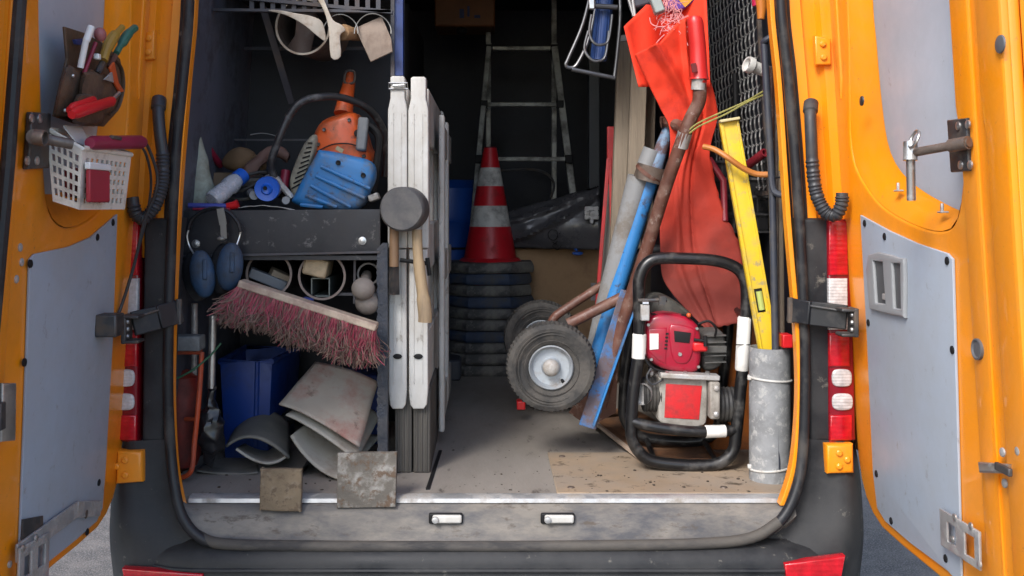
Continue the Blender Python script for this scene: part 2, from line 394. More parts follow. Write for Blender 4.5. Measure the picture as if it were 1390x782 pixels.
# tail lamps
for s in (-1, 1):
    k = (lambda x: x) if s > 0 else (lambda x: 2 * 662 - x - 12)
    out = [(k(x), y) for x, y in [(1123, 298), (1152, 297), (1158, 400), (1162, 598), (1126, 602), (1125, 450)]]
    lamp = front_plate('tail_lamp', out, -.022, .07, m_darkred, van, bevel=.006)
    def seg(y0, y1, x0, x1, m, nm, Y=-.028):
        sh = lambda y: (y - 300) * .012
        pts = [(k(x0 + sh(y0)), y0), (k(x1 + sh(y0)), y0), (k(x1 + sh(y1)), y1), (k(x0 + sh(y1)), y1)]
        if y1 - y0 < 26: pts = [(q[0], q[1]) for q in cr([((1 - t_) * a_[0] + t_ * c_[0], (1 - t_) * a_[1] + t_ * c_[1], 0) for a_, c_ in zip(pts, pts[1:] + pts[:1]) for t_ in (.22, .78)], 3, True)]
        front_plate(nm, pts, Y, .02, m, lamp, bevel=.0045)
    seg(300, 374, 1125, 1151, m_redlens, 'red_lens'); seg(378, 448, 1124, 1150, m_clearlens, 'indicator_lens')
    seg(452, 498, 1124, 1152, m_redlens, 'red_lens'); seg(502, 525, 1128, 1154, m_clearlens, 'reversing_lens'); seg(535, 557, 1128, 1155, m_clearlens, 'reversing_lens')
    seg(564, 598, 1124, 1154, m_redlens, 'red_lens')
    # orange hinges
    lo = [(1122, 604), (1159, 603), (1160, 643), (1124, 644)] if s > 0 else [(158, 613), (192, 613), (193, 655), (156, 658)]
    h = front_plate('door_hinge', lo, -.044, .05, m_orange, van, bevel=.009)
    for (x, y) in (((1139, 615), (1150, 624), (1139, 633)) if s > 0 else ((170, 625), (158, 633), (170, 645))):
        b = B(); b.lathe([(.0085, 0), (.008, .004), (.005, .0065)], P(x, y, -.0445), (0, -1, 0), n=12, cap1=True); b.obj('hinge_bolt', m_orange, h)
    up = [(1106, 48), (1128, 52), (1129, 88), (1108, 88)] if s > 0 else [(196, 44), (210, 40), (209, 80), (195, 82)]
    h = front_plate('door_hinge', up, -.018, .02, m_orange, van, bevel=.005)
    for (x, y) in (((1117, 60), (1118, 78)) if s > 0 else ((202, 52), (201, 71))):
        b = B(); b.lathe([(.0085, 0), (.008, .004), (.005, .0065)], P(x, y, -.0185), (0, -1, 0), n=12, cap1=True); b.obj('hinge_bolt', m_orange, h)

# shell: sides, roof, bulkhead, inner linings, wheels
for s in (-1, 1):
    b = B(); rows = []
    for z in (.78, .9, 1.1, 1.3, 1.96, 2.45, 2.62):
        x = s * (Xd(z) + .045 - (.10 if z > 2.6 else 0))
        rows.append([(x, .02, z), (x, 1.6, z), (x, 3.2, z), (x * .98, 4.6, z)])
    b.grid(rows); b.obj('body_side', m_orange, van)
    b = B(); b.box((s * .915, 2.35, .60), (.07, 4.4, .34)); b.obj('side_sill', m_black, van, bevel=.01)
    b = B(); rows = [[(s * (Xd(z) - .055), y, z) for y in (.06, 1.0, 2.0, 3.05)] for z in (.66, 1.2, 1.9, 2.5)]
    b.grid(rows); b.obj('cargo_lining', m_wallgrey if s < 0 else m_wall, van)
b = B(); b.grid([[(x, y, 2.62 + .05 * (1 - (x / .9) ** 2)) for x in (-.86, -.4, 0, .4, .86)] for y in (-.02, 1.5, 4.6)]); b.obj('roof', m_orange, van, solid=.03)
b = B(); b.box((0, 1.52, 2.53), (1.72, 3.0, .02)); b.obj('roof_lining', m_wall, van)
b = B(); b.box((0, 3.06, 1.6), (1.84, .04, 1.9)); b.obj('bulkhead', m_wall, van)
b = B(); b.box((0, .03, 2.66), (1.8, .10, .16)); b.obj('roof_header', m_orange, van, bevel=.02)
b = B(); b.box((0, 2.3, .52), (1.5, 4.4, .22)); b.obj('underbody', m_blackmat, van)
for s in (-1, 1):
    for y in (.95, 3.9):
        b = B(); b.lathe([(.18, -.08), (.28, -.095), (.305, -.07), (.31, 0), (.305, .07), (.28, .095), (.18, .08)], (s * .80, y, .31), (1, 0, 0), n=40)
        w = b.obj('wheel', m_rubber, van)
        b = B(); b.lathe([(.02, s * .06), (.12, s * .05), (.18, s * .08)], (s * .80, y, .31), (1, 0, 0), n=32); b.obj('rim', m_alu, w)

# rubber cable conduits between body and doors
def conduit(px, Y, r, bell):
    path = cr([P(*q) if len(q) == 3 else P(q[0], q[1], Y) for q in px], 14)
    rs = []; L = 0
    for i, p in enumerate(path):
        if i: L += (p - path[i - 1]).length
        t = i / (len(path) - 1); rs.append(r * (1.12 if bell[0] <= t <= bell[1] and int(L / .0045) % 2 else .95) * (1.25 if t < .10 else 1))
    b = B(); b.tube(path, rs, 12); return b.obj('cable_conduit', m_hose, van)
conduit([(1101, 140, -.012), (1100, 156, -.035), (1101, 185, -.045), (1103, 225, -.045), (1108, 262, -.05), (1120, 287, -.06), (1134, 292, -.07), (1142, 278, -.08), (1143, 262, -.08)], -.03, .0155, (.35, .95))
conduit([(216, 135, -.012), (215, 152, -.035), (217, 180, -.045), (221, 215, -.045), (220, 250, -.05), (210, 280, -.06), (195, 296, -.07), (184, 290, -.08), (180, 268, -.08)], -.03, .0155, (.35, .95))

# door check straps
for s in (-1, 1):
    q = [(1070, 412), (1100, 418), (1150, 425)] if s > 0 else [(246, 414), (215, 424), (180, 434)]
    path = [P(q[0][0], q[0][1] + 8, -.01), P(q[1][0], q[1][1] + 7, -.06), P(q[2][0], q[2][1] + 6, -.10)]
    b = B()
    for a_, c_ in zip(path, path[1:]): b.bar(a_, c_, .060, .012, (0, -1, .0))
    st = b.obj('check_strap', m_seal, van, bevel=.003)
    b = B(); b.bar(P(q[1][0], q[1][1] - 3, -.065), P(q[2][0], q[2][1] - 2, -.105), .006, .014); b.obj('strap_rail', m_dsteel, st, bevel=.002)
    b = B(); b.cyl(P(q[0][0] + (3 if s > 0 else -3), q[0][1] - 8, -.02), P(q[0][0] + (3 if s > 0 else -3), q[0][1] + 26, -.02), .008, n=10); b.obj('strap_pin', m_dsteel, st)
    b = B(); c = P(q[2][0] + s * 8, q[2][1] + 12, -.115); b.box(c, (.012, .05, .07)); b.box(c + Vector((-s * .018, 0, .030)), (.036, .05, .008)); b.box(c + Vector((-s * .018, 0, -.030)), (.036, .05, .008)); bk_ = b.obj('strap_bracket', m_dsteel, st, bevel=.003)
    for dz_ in (-.018, .0, .018):
        b = B(); b.lathe([(.006, 0), (.005, .004)], c + Vector((-s * .006, -.010, dz_)), (-s, 0, 0), n=8, cap1=True); b.obj('bracket_bolt', m_steel, bk_)
# ================================================================= rear doors, standing open at right angles
def DP(s, px, py, off=0.):           # photo pixel -> point on the inner face of a door (off = metres in front of it)
    z = 1.2
    for _ in range(12):
        X = Xd(z) - off; dist = F * X / (s * (px - CX)); z = CZ - (py - CY) * dist / F
    return Vector((s * X, dist - D, z))
def DSZ(s, px, py): p = DP(s, px, py); return (-p.y, p.z)
def dmap(s, off): return lambda u, v, w: Vector((s * (Xd(v) - off - w), -u, v))   # door coordinates (distance from hinge, height)
def DW(s, u, v, off=0.): return Vector((s * (Xd(v) - off), -u, v))
def rim(parent, s, outer, inner, d0, d1, m):
    n = 64
    def res(loop):
        L = [Vector((*p, 0)) for p in loop]; L.append(L[0]); acc = [0]
        for a, c in zip(L, L[1:]): acc.append(acc[-1] + (c - a).length)
        out = []
        for i in range(n):
            t = acc[-1] * i / n
            for j in range(len(acc) - 1):
                if acc[j] <= t <= acc[j + 1]: out.append(L[j].lerp(L[j + 1], (t - acc[j]) / max(1e-9, acc[j + 1] - acc[j]))); break
        return out
    A, C = res(outer), res(inner)
    b = B(); loops = []
    for t, d in ((0, 0), (.12, .10), (.5, .5), (.85, .9), (1, 1)):
        loops.append([DW(s, *(a.lerp(c, t))[:2], d0 + (d1 - d0) * d) for a, c in zip(A, C)])
    b.loft(loops); return b.obj('recess_rim', m, parent, smooth=70)
def screw(parent, s, px, py, r=.008, m=None, nm='panel_screw', off=.006):
    p = DP(s, px, py, off); b = B(); b.lathe([(r, -.001), (r * .95, .002), (r * .55, .0035)], p, (-s, 0, 0), n=14, cap1=True)
    return b.obj(nm, m or m_blackmat, parent)
m_grommet = mat('grommet', (.10, .10, .105), .5, var=.2)
Z2 = 2.52
for s in (-1, 1):
    door = B()
    # outline of the pressed inner sheet in door coordinates
    zb = .655
    outl = [(0.0, Z2), (0.0, .86), (.004, .80), (.018, .74), (.045, .70), (.085, .672), (.14, zb), (.25, zb - .004), (.86, zb - .004), (.86, Z2)]
    if s > 0:
        win_i = [(1161, -120), (1161, 0), (1166, 60), (1172, 130), (1181, 195), (1196, 230), (1222, 256), (1260, 279), (1284, 288), (1295, 275), (1300, 240), (1305, 165), (1308, 100), (1303, 0), (1303, -120)]
        win_o = [(1150, -120), (1150, 0), (1152, 60), (1153, 130), (1154, 190), (1163, 232), (1195, 278), (1245, 307), (1282, 313), (1299, 293), (1306, 243), (1312, 165), (1314, 100), (1309, 0), (1309, -120)]
        pan = [(1171, 292), (1210, 313), (1250, 331), (1290, 344), (1297, 352), (1303, 560), (1309, 800), (1290, 775), (1240, 738), (1205, 708), (1194, 690), (1188, 640), (1180, 460)]
    else:
        win_i = [(166, -120), (166, 0), (163, 60), (160, 130), (154, 190), (140, 236), (116, 258), (92, 264), (78, 258), (70, 240), (66, 200), (62, 100), (60, 0), (60, -120)]
        win_o = [(178, -120), (178, 0), (177, 60), (175, 130), (171, 190), (160, 252), (128, 292), (100, 308), (80, 304), (66, 280), (60, 220), (56, 100), (54, 0), (54, -120)]
        pan = [(156, 291), (120, 322), (90, 335), (43, 345), (37, 352), (30, 560), (21, 800), (60, 765), (100, 735), (128, 708), (136, 690), (140, 640), (150, 460)]
    di = [DSZ(s, *q) for q in win_i]; do = [DSZ(s, *q) for q in win_o]
    di = [(u, min(v, 2.38)) for u, v in di]; do = [(u, min(v, 2.40)) for u, v in do]
    hs = [(q[0], q[1]) for q in cr([(*q, 0) for q in do], 5, True)]
    d = plate('rear_door', outl, [hs], .024, .008, dmap(s, -.012), m_orange, van, smooth=50)
    rim(d, s, hs, [(q[0], q[1]) for q in cr([(*q, 0) for q in di], 5, True)], -.003, -.042, m_orange)
    # outer skin of the door with rolled edge
    sk = [(-.005, Z2 + .01), (-.005, .84), (.0, .78), (.016, .72), (.05, .68), (.10, .652), (.2, zb - .022), (.875, zb - .022), (.875, Z2 + .01)]
    plate('outer_skin', sk, [], .05, .012, dmap(s, -.078), m_orange, d, smooth=50)
    big = [(u + (.02 if u < .4 else -.0) * 0, v) for u, v in di]
    plate('upper_lining', [(q[0], q[1]) for q in cr([(*q, 0) for q in [(u + (.02 if u > .3 else -.02), v - .02) for u, v in di]], 4, True)], [], .004, .001, dmap(s, -.0445), m_upper, d)
    dp = [DSZ(s, *q) for q in pan]
    plate('lower_lining', [(q[0], max(q[1], .675)) for q in dp], [], .006, .002, dmap(s, .0035), m_panel, d)
    # pressed ribs along the free edge
    for u0, u1, t in ((.665, .735, .012), (.775, .86, .018)):
        plate('pressed_rib', [(u0, Z2 - .02), (u0, 1.62), (u0 + .012, 1.55), (u0 + .012, .70), (u1, .70), (u1, Z2 - .02)], [], t, .0055, dmap(s, t / 2 - .004), m_orange, d, smooth=60)
    plate('pressed_rib', [(.035, Z2 - .02), (.035, 1.75), (.050, 1.70), (.064, 1.75), (.064, Z2 - .02)], [], .010, .0045, dmap(s, .001), m_orange, d, smooth=60)
    b = B(); b.tube([DW(s, .868, z, -.03) for z in (2.5, 1.7, 1.2, .68)], .012, 8); b.obj('edge_flange', m_orange, d)
    scr = [(1174, 303), (1201, 321), (1286, 354), (1179, 438), (1293, 475), (1190, 643), (1210, 707), (1284, 758)] if s > 0 else [(153, 302), (132, 322), (41, 358), (33, 492), (134, 655), (118, 722), (60, 772)]
    for q in scr: screw(d, s, *q, r=.0085, off=.0065)
    trio = [(1322, 334), (1318, 353), (1326, 370)] if s > 0 else [(27, 336), (29, 356), (22, 379)]
    for q in trio: screw(d, s, *q, r=.0085, m=m_alu, nm='lock_bolt', off=.0)
    if s > 0:
        R_door = d
        screw(d, s, 1358, 60, r=.016, m=m_grommet, nm='grommet', off=.017)
        b = B(); b.lathe([(.020, -.004), (.020, .003), (.017, .004), (.014, .001), (.0, .0015)], DP(s, 1327, 474, .010), (-1, 0, 0), n=24)
        me = b.obj('grommet', m_grommet, d)
        # moulded pull handle
        q = [(1187, 346), (1230, 350), (1236, 358), (1236, 425), (1232, 430), (1194, 421), (1188, 412)]
        qq = [DSZ(s, *v) for v in cr([(x, y, 0) for x, y in q], 3, True) for v in [(v[0], v[1])]]
        hw = ([(1193, 354), (1207, 356), (1211, 413), (1197, 411)], [(1219, 357), (1231, 358), (1232, 420), (1222, 418)])
        hd = plate('pull_handle', qq, [[DSZ(s, *v) for v in w] for w in hw], .011, .004, dmap(s, .0105), mat('handle_grey', (.27, .28, .29), .42), d)
        for w in hw:
            plate('handle_recess', [DSZ(s, *v) for v in w], [], .002, .0008, dmap(s, .0078), mat('recess_shade_grey', (.075, .078, .082), .5), hd)  # recess floors coloured darker than the handle, shade put into the colour
        b = B(); b.box(DP(s, 1201, 403, .011), (.006, .020, .014)); b.obj('handle_latch', m_alu, hd, bevel=.002)
        # latch bracket with T-bar rod and ring
        br = plate('latch_bracket', [DSZ(s, *v) for v in [(1295, 163), (1322, 160), (1325, 232), (1300, 234)]], [], .014, .004, dmap(s, .008), m_dsteel, d)
        for q in ((1301, 171), (1314, 169), (1304, 224), (1317, 224)): screw(br, s, *q, r=.0085, m=m_steel, nm='bracket_bolt', off=.0155)
        a0, a1 = DP(s, 1312, 194, .02), DP(s, 1236, 208, .075)
        b = B(); b.cyl(a0 + (a0 - a1) * .05, a1, .0085, n=14); b.cyl(a0.lerp(a1, -.03), a0.lerp(a1, .28), .0125, n=14); b.obj('latch_arm', m_brownsteel, br)
        b = B(); b.cyl(a1 + Vector((0, 0, .022)), a1 + Vector((-.002, -.003, -.014)), .0135, n=14); b.cyl(a1, DP(s, 1237, 272, .075), .0085, n=14); b.obj('latch_rod', m_steel, br)
        c = DP(s, 1241, 189, .075); b = B()
        b.tube([c + Vector((.006 * math.sin(t), .016 * math.cos(t), .016 * math.sin(t))) for t in [6.283 * i / 24 for i in range(24)]], .003, 8, closed=True); b.obj('pull_ring', m_steel, br)
        for q in ((1220, 259), (1280, 288)):
            p = DP(s, *q, -.014); b = B(); b.box(p, (.016, .022, .004)); b.box(p + Vector((0, .004, .009)), (.006, .007, .018)); b.obj('lining_clip', m_alu, d, bevel=.002)
        screw(d, s, 1170, 137, r=.012, m=m_dsteel, nm='stop_block', off=.006)
        # zinc latch plates at the free edge
        lp = plate('latch_plate', [DSZ(s, *v) for v in [(1290, 690), (1345, 722), (1346, 775), (1292, 740)]], [[DSZ(s, *v) for v in [(1300, 708), (1312, 716), (1313, 742), (1301, 735)]], [DSZ(s, *v) for v in [(1324, 722), (1338, 730), (1339, 760), (1325, 752)]]], .006, .002, dmap(s, .020), m_alu, d)
        for q in ((1296, 702), (1318, 714), (1293, 732), (1330, 766)): screw(lp, s, *q, r=.007, m=m_steel, nm='rivet', off=.023)
        lk = plate('edge_lock', [DSZ(s, *v) for v in [(1344, 627), (1384, 630), (1384, 643), (1346, 642)]], [], .016, .004, dmap(s, .016), m_steel, d)
        b = B(); b.box(DP(s, 1362, 637, .028), (.008, .05, .014)); b.obj('lock_tongue', m_dsteel, lk, bevel=.002)
        for q in ((1361, 614), (1382, 612), (1364, 656)): screw(d, s, *q, r=.0085, m=m_alu, nm='lock_bolt', off=.012)
    else:
        L_door = d
        b = B(); b.tube([DW(s, u_, z, .012) for u_, z in ((.712, 2.48), (.719, 1.95), (.728, 1.51), (.747, 1.2), (.765, .70))], .013, 10); b.obj('edge_seal', m_seal, d)
        br = plate('latch_bracket', [DSZ(s, *v) for v in [(34, 152), (60, 154), (58, 228), (29, 230)]], [], .014, .004, dmap(s, .008), m_dsteel, d)
        for q in ((43, 161), (54, 161), (37, 218), (50, 218)): screw(br, s, *q, r=.009, m=m_steel, nm='bracket_bolt', off=.0155)
        a0, a1 = DP(s, 47, 186, .020), DP(s, 98, 196, .075)
        b = B(); b.cyl(DP(s, 47, 186, .015), DP(s, 47, 186, .05), .015, n=16); b.lathe([(.012, 0), (.012, .02), (.015, .02), (.015, 0)], DP(s, 47, 186, .05), (1, 0, -.1), n=16); b.cyl(a0, a1, .0105, n=14); b.obj('latch_arm', m_brownsteel, br)
        # steel strap and plate at the foot of the door
        b = B(); pts = [DP(s, 136, 690, .012), DP(s, 104, 692, .014), DP(s, 22, 752, .016)]
        for a_, c_ in zip(pts, pts[1:]): b.bar(a_, c_, .036, .006, (1, 0, 0))
        stp = b.obj('steel_strap', m_alu, d, bevel=.002)
        b = B(); b.lathe([(.012, 0), (.0, .001)], DP(s, 117, 697, .0165), (1, 0, 0), n=16); b.obj('strap_hole', m_brownsteel, stp)
        plate('stain_plate', [DSZ(s, *v) for v in [(24, 705), (52, 700), (52, 728), (22, 748)]], [], .003, .001, dmap(s, .009), m_dsteel, d)
        lp = plate('latch_plate', [DSZ(s, *v) for v in [(10, 744), (52, 722), (50, 790), (8, 810)]], [[DSZ(s, *v) for v in [(17, 752), (27, 748), (26, 778), (16, 784)]], [DSZ(s, *v) for v in [(36, 742), (46, 737), (45, 766), (35, 772)]]], .006, .002, dmap(s, .022), m_alu, d)
        for q in ((13, 766), (31, 744), (49, 730)): screw(lp, s, *q, r=.007, m=m_steel, nm='rivet', off=.025)
        lk = plate('edge_lock', [DSZ(s, *v) for v in [(-16, 520), (3, 520), (2, 598), (-18, 600)]], [], .016, .004, dmap(s, .02), m_steel, d)
        b = B(); b.box(DP(s, 2, 565, .030), (.008, .02, .05)); b.obj('lock_tongue', m_dsteel, lk, bevel=.002)
        b = B(); b.box(DP(s, 149, 441, .03), (.05, .055, .052)); b.obj('strap_bracket', m_dsteel, d, bevel=.004)
# ================================================================= shelf unit on the left side of the cargo space
YS = .20
m_shelf = mat('black_shelf_board', (.016, .016, .020), .5, var=.3, vs=7, dirt=(.045, .043, .042), damt=.40, ds=8, d2=(.20, .19, .18), d2amt=.26, d2s=22)
m_brace = mat('painted_shelf_iron', (.05, .05, .06), .45, metal=.3, var=.2, dirt=(.09, .07, .06), damt=.38)
m_bluepost = mat('blue_paint_iron', (.012, .035, .16), .4, var=.2, dirt=(.03, .03, .05), damt=.36)
m_wood = mat('bare_wood', (.36, .26, .15), .7, var=.2, vs=5, stretch=(1, 1, .15), dirt=(.20, .15, .10), damt=.42, ds=14, bump=.1, bs=80)
m_oldwood = mat('weathered_wood', (.23, .185, .135), .8, var=.3, vs=30, stretch=(1, 1, .04), dirt=(.13, .105, .08), damt=.45, ds=22, bump=.3, bs=90)
unit = thing('shelf_unit', 'dark shelf unit along the left inner side with a black front board', 'shelf', P(380, 651, YS))
front_plate('front_board', [(244, 286), (516, 284), (516, 341), (244, 347)], YS, .018, m_shelf, unit, bevel=.0015)
b = B(); b.box((-.585, YS + .33, 1.412), (.55, .62, .014)); b.obj('shelf_board', m_shelf, unit, bevel=.002)
b = B(); b.box((-.57, YS + .30, 1.290), (.56, .60, .012)); b.obj('shelf_bottom_lip', m_shelf, unit)
b = B(); b.bar(P(244, 348, YS - .004), P(516, 342, YS - .004), .006, .012); b.obj('lower_edge_strip', m_brace, unit)
for q in ((266, 331), (492, 327)):
    b = B(); b.lathe([(.012, 0), (.011, .003), (.006, .004), (.006, .007), (.003, .008)], P(*q, YS - .001), (0, -1, 0), n=14, cap1=True); b.obj('bolt', m_steel, unit)
# upright at the right end with a ragged rubber edging
xs = [512, 527]
edge = [(512 + random.uniform(-1.4, 1.2), y) for y in range(338, 650, 4)]
front_plate('end_upright', edge + [(526, 650), (526, 330), (519, 330)], YS - .006, .03, mat('ragged_upright', (.026, .032, .045), .6, var=.35, vs=20, dirt=(.07, .07, .075), damt=.42, ds=16, bump=.4, bs=130), unit, bevel=.001)
# upper shelf: grille with front rail
b = B(); b.bar(P(290, -6, .35), P(533, 17, .35), .010, .02); b.obj('upper_front_rail', m_brace, unit)
b = B(); b.bar(P(290, 14, .35), P(531, 16, .35), .008, .02); b.obj('upper_front_rail', m_brace, unit)
for i in range(13):
    b = B(); x = 342 + i * 14.3; b.bar(P(x, 16, .352), P(x, -40, .352), M_(6, .35), .006); b.obj('grille_bar', m_brace, unit)
b = B(); b.box((-.57, .62, 2.10), (.55, .5, .012)); b.obj('upper_shelf_board', m_shelf, unit)
b = B(); b.bar(P(357, 10, .42), P(396, 140, .55), M_(9, .45), .008); b.obj('diagonal_brace', m_brace, unit)
b = B(); b.bar(P(541, -60, .42), P(541, 104, .42), M_(14, .42), .03); b.obj('blue_upright', m_bluepost, unit, bevel=.002)
b = B(); b.bar(P(533, -60, .40), P(533, 104, .40), M_(5, .42), .01); b.obj('blue_upright_flange', m_brace, unit)
b = B(); b.bar(P(285, 66, .75), P(532, 66, .75), .010, .012); b.obj('rear_rail', m_brace, unit)
b = B(); b.bar(P(262, 190, .70), P(420, 190, .70), .006, .006); b.obj('rear_rail', m_brace, unit)
b = B(); b.box((-.57, .86, 1.86), (.56, .012, 1.0)); b.obj('back_panel', mat('shelf_back', (.010, .012, .018), .6, var=.3), unit)
b = B(); b.box((-.57, .86, 1.0), (.56, .012, .60)); b.obj('back_panel', MATS['shelf_back'], unit)
b = B(); b.lathe([(.016, 0), (.016, .01), (.008, .012)], P(313, 54, .72), (0, -1, 0), n=14, cap1=True); b.obj('fixing_disc', m_brace, unit)

# ---------------------------------------------------------------- things hung under the upper shelf
YH = .32
m_tan = mat('tan_sheet', (.27, .21, .165), .7, var=.2, vs=10, dirt=(.18, .13, .10), damt=.42, ds=14, bump=.15, bs=60)
m_bone = mat('bone_plastic', (.50, .44, .36), .5, var=.15, vs=12, dirt=(.30, .21, .14), damt=.38, ds=14)
m_greypvc = mat('grey_pvc', (.22, .225, .23), .5, var=.12, dirt=(.15, .13, .11), damt=.42, ds=12)
def ringpipe(name, cx, cy, Y, r, ln, m, label, wall=.0035, ax=(0, 1, 0), cat='pipe', inner=None, group=None):
    o = P(cx, cy, Y); t = thing(name, label, cat, o, group)
    b = B(); b.lathe([(r, ln), (r, 0), (r - wall, 0), (r - wall, ln)], o, ax, n=40); b.obj('pipe_wall', m, t)
    b = B(); b.lathe([(r + .0012, .002), (r + .0012, -.0012), (r - wall - .0012, -.0012), (r - wall - .0012, .002)], o, ax, n=40); b.obj('cut_edge', inner or m_bone, t)
    return t
ringpipe('hanging_pipe', 411, 36, .40, M_(38, .40), .22, mat('brown_pipe', (.10, .075, .06), .55, var=.2, dirt=(.06, .05, .045), damt=.4), 'brown pipe offcut with a pale rim under the upper shelf grille', cat='pipe', ax=(.12, 1, .05))
def shell(name, pts, Y, m, label, cat, thick=.006, bow=.03):
    """curved strip: outline bowed towards the viewer"""
    xs_ = [p[0] for p in pts]; ys_ = [p[1] for p in pts]; cx_ = sum(xs_) / len(xs_)
    w = max(xs_) - min(xs_)
    o = front_plate(name, pts, Y, thick, m, bevel=thick * .35)
    me = o.data; bm = bmesh.new(); bm.from_mesh(me)
    bmesh.ops.subdivide_edges(bm, edges=[e for e in bm.edges if e.calc_length() > .02], cuts=2, use_grid_fill=True)
    W = M_(w, Y) / 2
    for v in bm.verts: v.co.y += bow * min(1.5, (v.co.x / W) ** 2)
    bm.to_mesh(me); bm.free()
    return tag(o, label, cat)
cu = [(q[0], q[1]) for q in cr([(355, 11, 0), (378, 13, 0), (402, 18, 0), (424, 22, 0), (437, 30, 0), (441, 54, 0), (430, 48, 0), (414, 35, 0), (396, 24, 0), (378, 17, 0)], 4, True)]
shell('curved_offcut', cu, YH, m_bone, 'pale pointed curved plastic offcut reaching left beneath the upper shelf', 'offcut', .005, .02)
cu = [(q[0], q[1]) for q in cr([(424, -12, 0), (431, 0, 0), (440, 16, 0), (446, 40, 0), (449, 78, 0), (462, 76, 0), (461, 48, 0), (468, 40, 0), (463, 33, 0), (452, 27, 0), (444, 10, 0), (434, -12, 0)], 3, True)]
shell('curved_offcut', cu, YH - .02, m_bone, 'pale forked plastic offcut hanging straight down beneath the upper shelf', 'offcut', .006, .015)
t = thing('pipe_cap', 'small rusty brown pipe end behind the pale forked offcut', 'pipe', P(468, 48, YH + .04))
b = B(); b.lathe([(.004, 0), (.022, .004), (.024, .01), (.019, .05), (.019, .09)], P(464, 44, YH + .01), (.5, 1, .1), n=20, cap0=True); b.obj('cap', mat('ochre_crust', (.26, .15, .07), .8, var=.3, vs=30, bump=.4, bs=80), t, jit=.003, jf=60)
pts = [(482, 38), (518, 22), (531, 52), (533, 70), (503, 84)]
tp = front_plate('hanging_plate', pts, .36, .010, m_tan, bevel=.002); tag(tp, 'brown five sided board hanging at the right end of the upper shelf', 'board')
for (cx, cy, r, lab) in ((506, 44, 25, 'thin wire loop in front of the brown hanging board'), (462, 44, 24, 'thin wire loop left of the brown hanging board')):
    b = B(); c = P(cx, cy, .345)
    b.tube([c + Vector((math.cos(a) * M_(r, .34), .006 * math.sin(3 * a), math.sin(a) * M_(r, .34))) for a in [R(-5 + 190 * i / 20) for i in range(21)]], .0016, 6); tag(b.obj('wire_loop', mat('grey_wire', (.22, .22, .21), .45, metal=.4)), lab, 'wire')
pts = [(396, 12), (418, 7), (430, 20), (420, 74), (404, 75), (386, 64), (400, 48), (402, 30)]
shell('brown_offcut', pts, .44, mat('brown_sheet', (.13, .09, .075), .6, var=.2, dirt=(.20, .19, .18), damt=.36), 'dull brown bent sheet offcut behind the pale offcuts', 'offcut', .005, .03)

# ---------------------------------------------------------------- on the shelf
ZS = 1.419
m_sawo = mat('saw_orange', (.55, .085, .015), .42, var=.1, dirt=(.22, .09, .05), damt=.38, ds=14, d2=(.05, .04, .035), d2amt=.25, d2s=40)
m_sawb = mat('saw_blue', (.026, .17, .42), .48, var=.1, dirt=(.13, .14, .15), damt=.40, ds=14, d2=(.06, .05, .045), d2amt=.27, d2s=36)
saw = thing('cut_off_saw', 'orange petrol cut-off saw with a dusty blue ribbed cover and black hoop handle', 'saw', P(450, 284, .34))
def blob(outl, Y0, Y1, name, m, parent, infl=.012, sh=(0, 0)):
    """a rounded housing: outline at Y0 front, wider in the middle, closing at Y1"""
    k = [(q[0], q[1]) for q in cr([(x, y, 0) for x, y in outl], 4, True)]
    cx = sum(q[0] for q in k) / len(k); cy = sum(q[1] for q in k) / len(k)
    loops = []
    for t, sc in ((0, .80), (.04, .92), (.12, 1.0), (.5, 1.03), (.85, 1.0), (1, .86)):
        Y = Y0 + (Y1 - Y0) * t; d0 = D + Y0
        loops.append([Vector((((cx + (x - cx) * sc) - CX) * d0 / F + sh[0] * t, Y, CZ - ((cy + (y - cy) * sc) - CY) * d0 / F + sh[1] * t)) for x, y in k])
    b = B(); b.loft(loops, caps=True); return b.obj(name, m, parent, smooth=60)
body = blob([(431, 168), (455, 155), (480, 152), (488, 172), (496, 198), (505, 212), (500, 235), (470, 250), (425, 240), (418, 205)], .36, .60, 'engine_housing', m_sawo, saw)
cov = blob([(428, 210), (436, 204), (470, 210), (500, 219), (507, 236), (500, 258), (484, 283), (440, 283), (398, 276), (400, 262)], .29, .40, 'ribbed_cover', m_sawb, saw)
for i in range(5):
    y0, y1 = 226 + i * 13, 256 + i * 13; x0, x1 = 436 - i * 7, 502 - i * 7
    a, c = P(x0, y0, .288), P(x1 if i < 2 else x1 - 12 * (i - 1), y1 if i < 2 else min(y1, 281), .288)
    b = B(); b.tube([a, a.lerp(c, .5) + Vector((0, -.004, 0)), c], [.0055, .0065, .005], 8); b.obj('cover_rib', m_sawb, cov)
for q in ((459, 221), (493, 238)):
    b = B(); b.lathe([(.0075, 0), (.0065, .004), (.0, .002)], P(*q, .287), (0, -1, 0), n=10); b.obj('cover_screw', m_blackmat, cov)
gr = blob([(392, 250), (398, 225), (412, 195), (426, 182), (428, 200), (414, 240), (400, 270)], .33, .44, 'air_grille', mat('grille_cream', (.28, .26, .20), .6, var=.2, dirt=(.10, .09, .07), damt=.42), saw)
for i in range(10):
    t = i / 9; b = B(); b.tube([P(396 + 22 * t, 256 - 62 * t, .328), P(414 + 10 * t, 246 - 52 * t, .326)], .0022, 6); b.obj('grille_slat', m_blackmat, gr)
b = B(); pth = cr([P(372, 240, .30), P(368, 222, .28), P(378, 190, .27), P(392, 158, .28), P(410, 138, .29), P(440, 131, .32), P(470, 134, .36), P(500, 148, .40), P(518, 172, .44), P(525, 200, .46), P(522, 240, .46)], 6)
b.tube(pth, M_(5.2, .3), 12); b.obj('hoop_handle', mat('worn_black_tube', (.016, .016, .018), .42, var=.3, dirt=(.11, .11, .11), damt=.35, ds=30), saw)
b = B(); b.tube(cr([P(372, 240, .30), P(382, 252, .31), P(396, 268, .32)], 5), M_(4.5, .3), 10); b.obj('handle_foot', m_alu, saw)
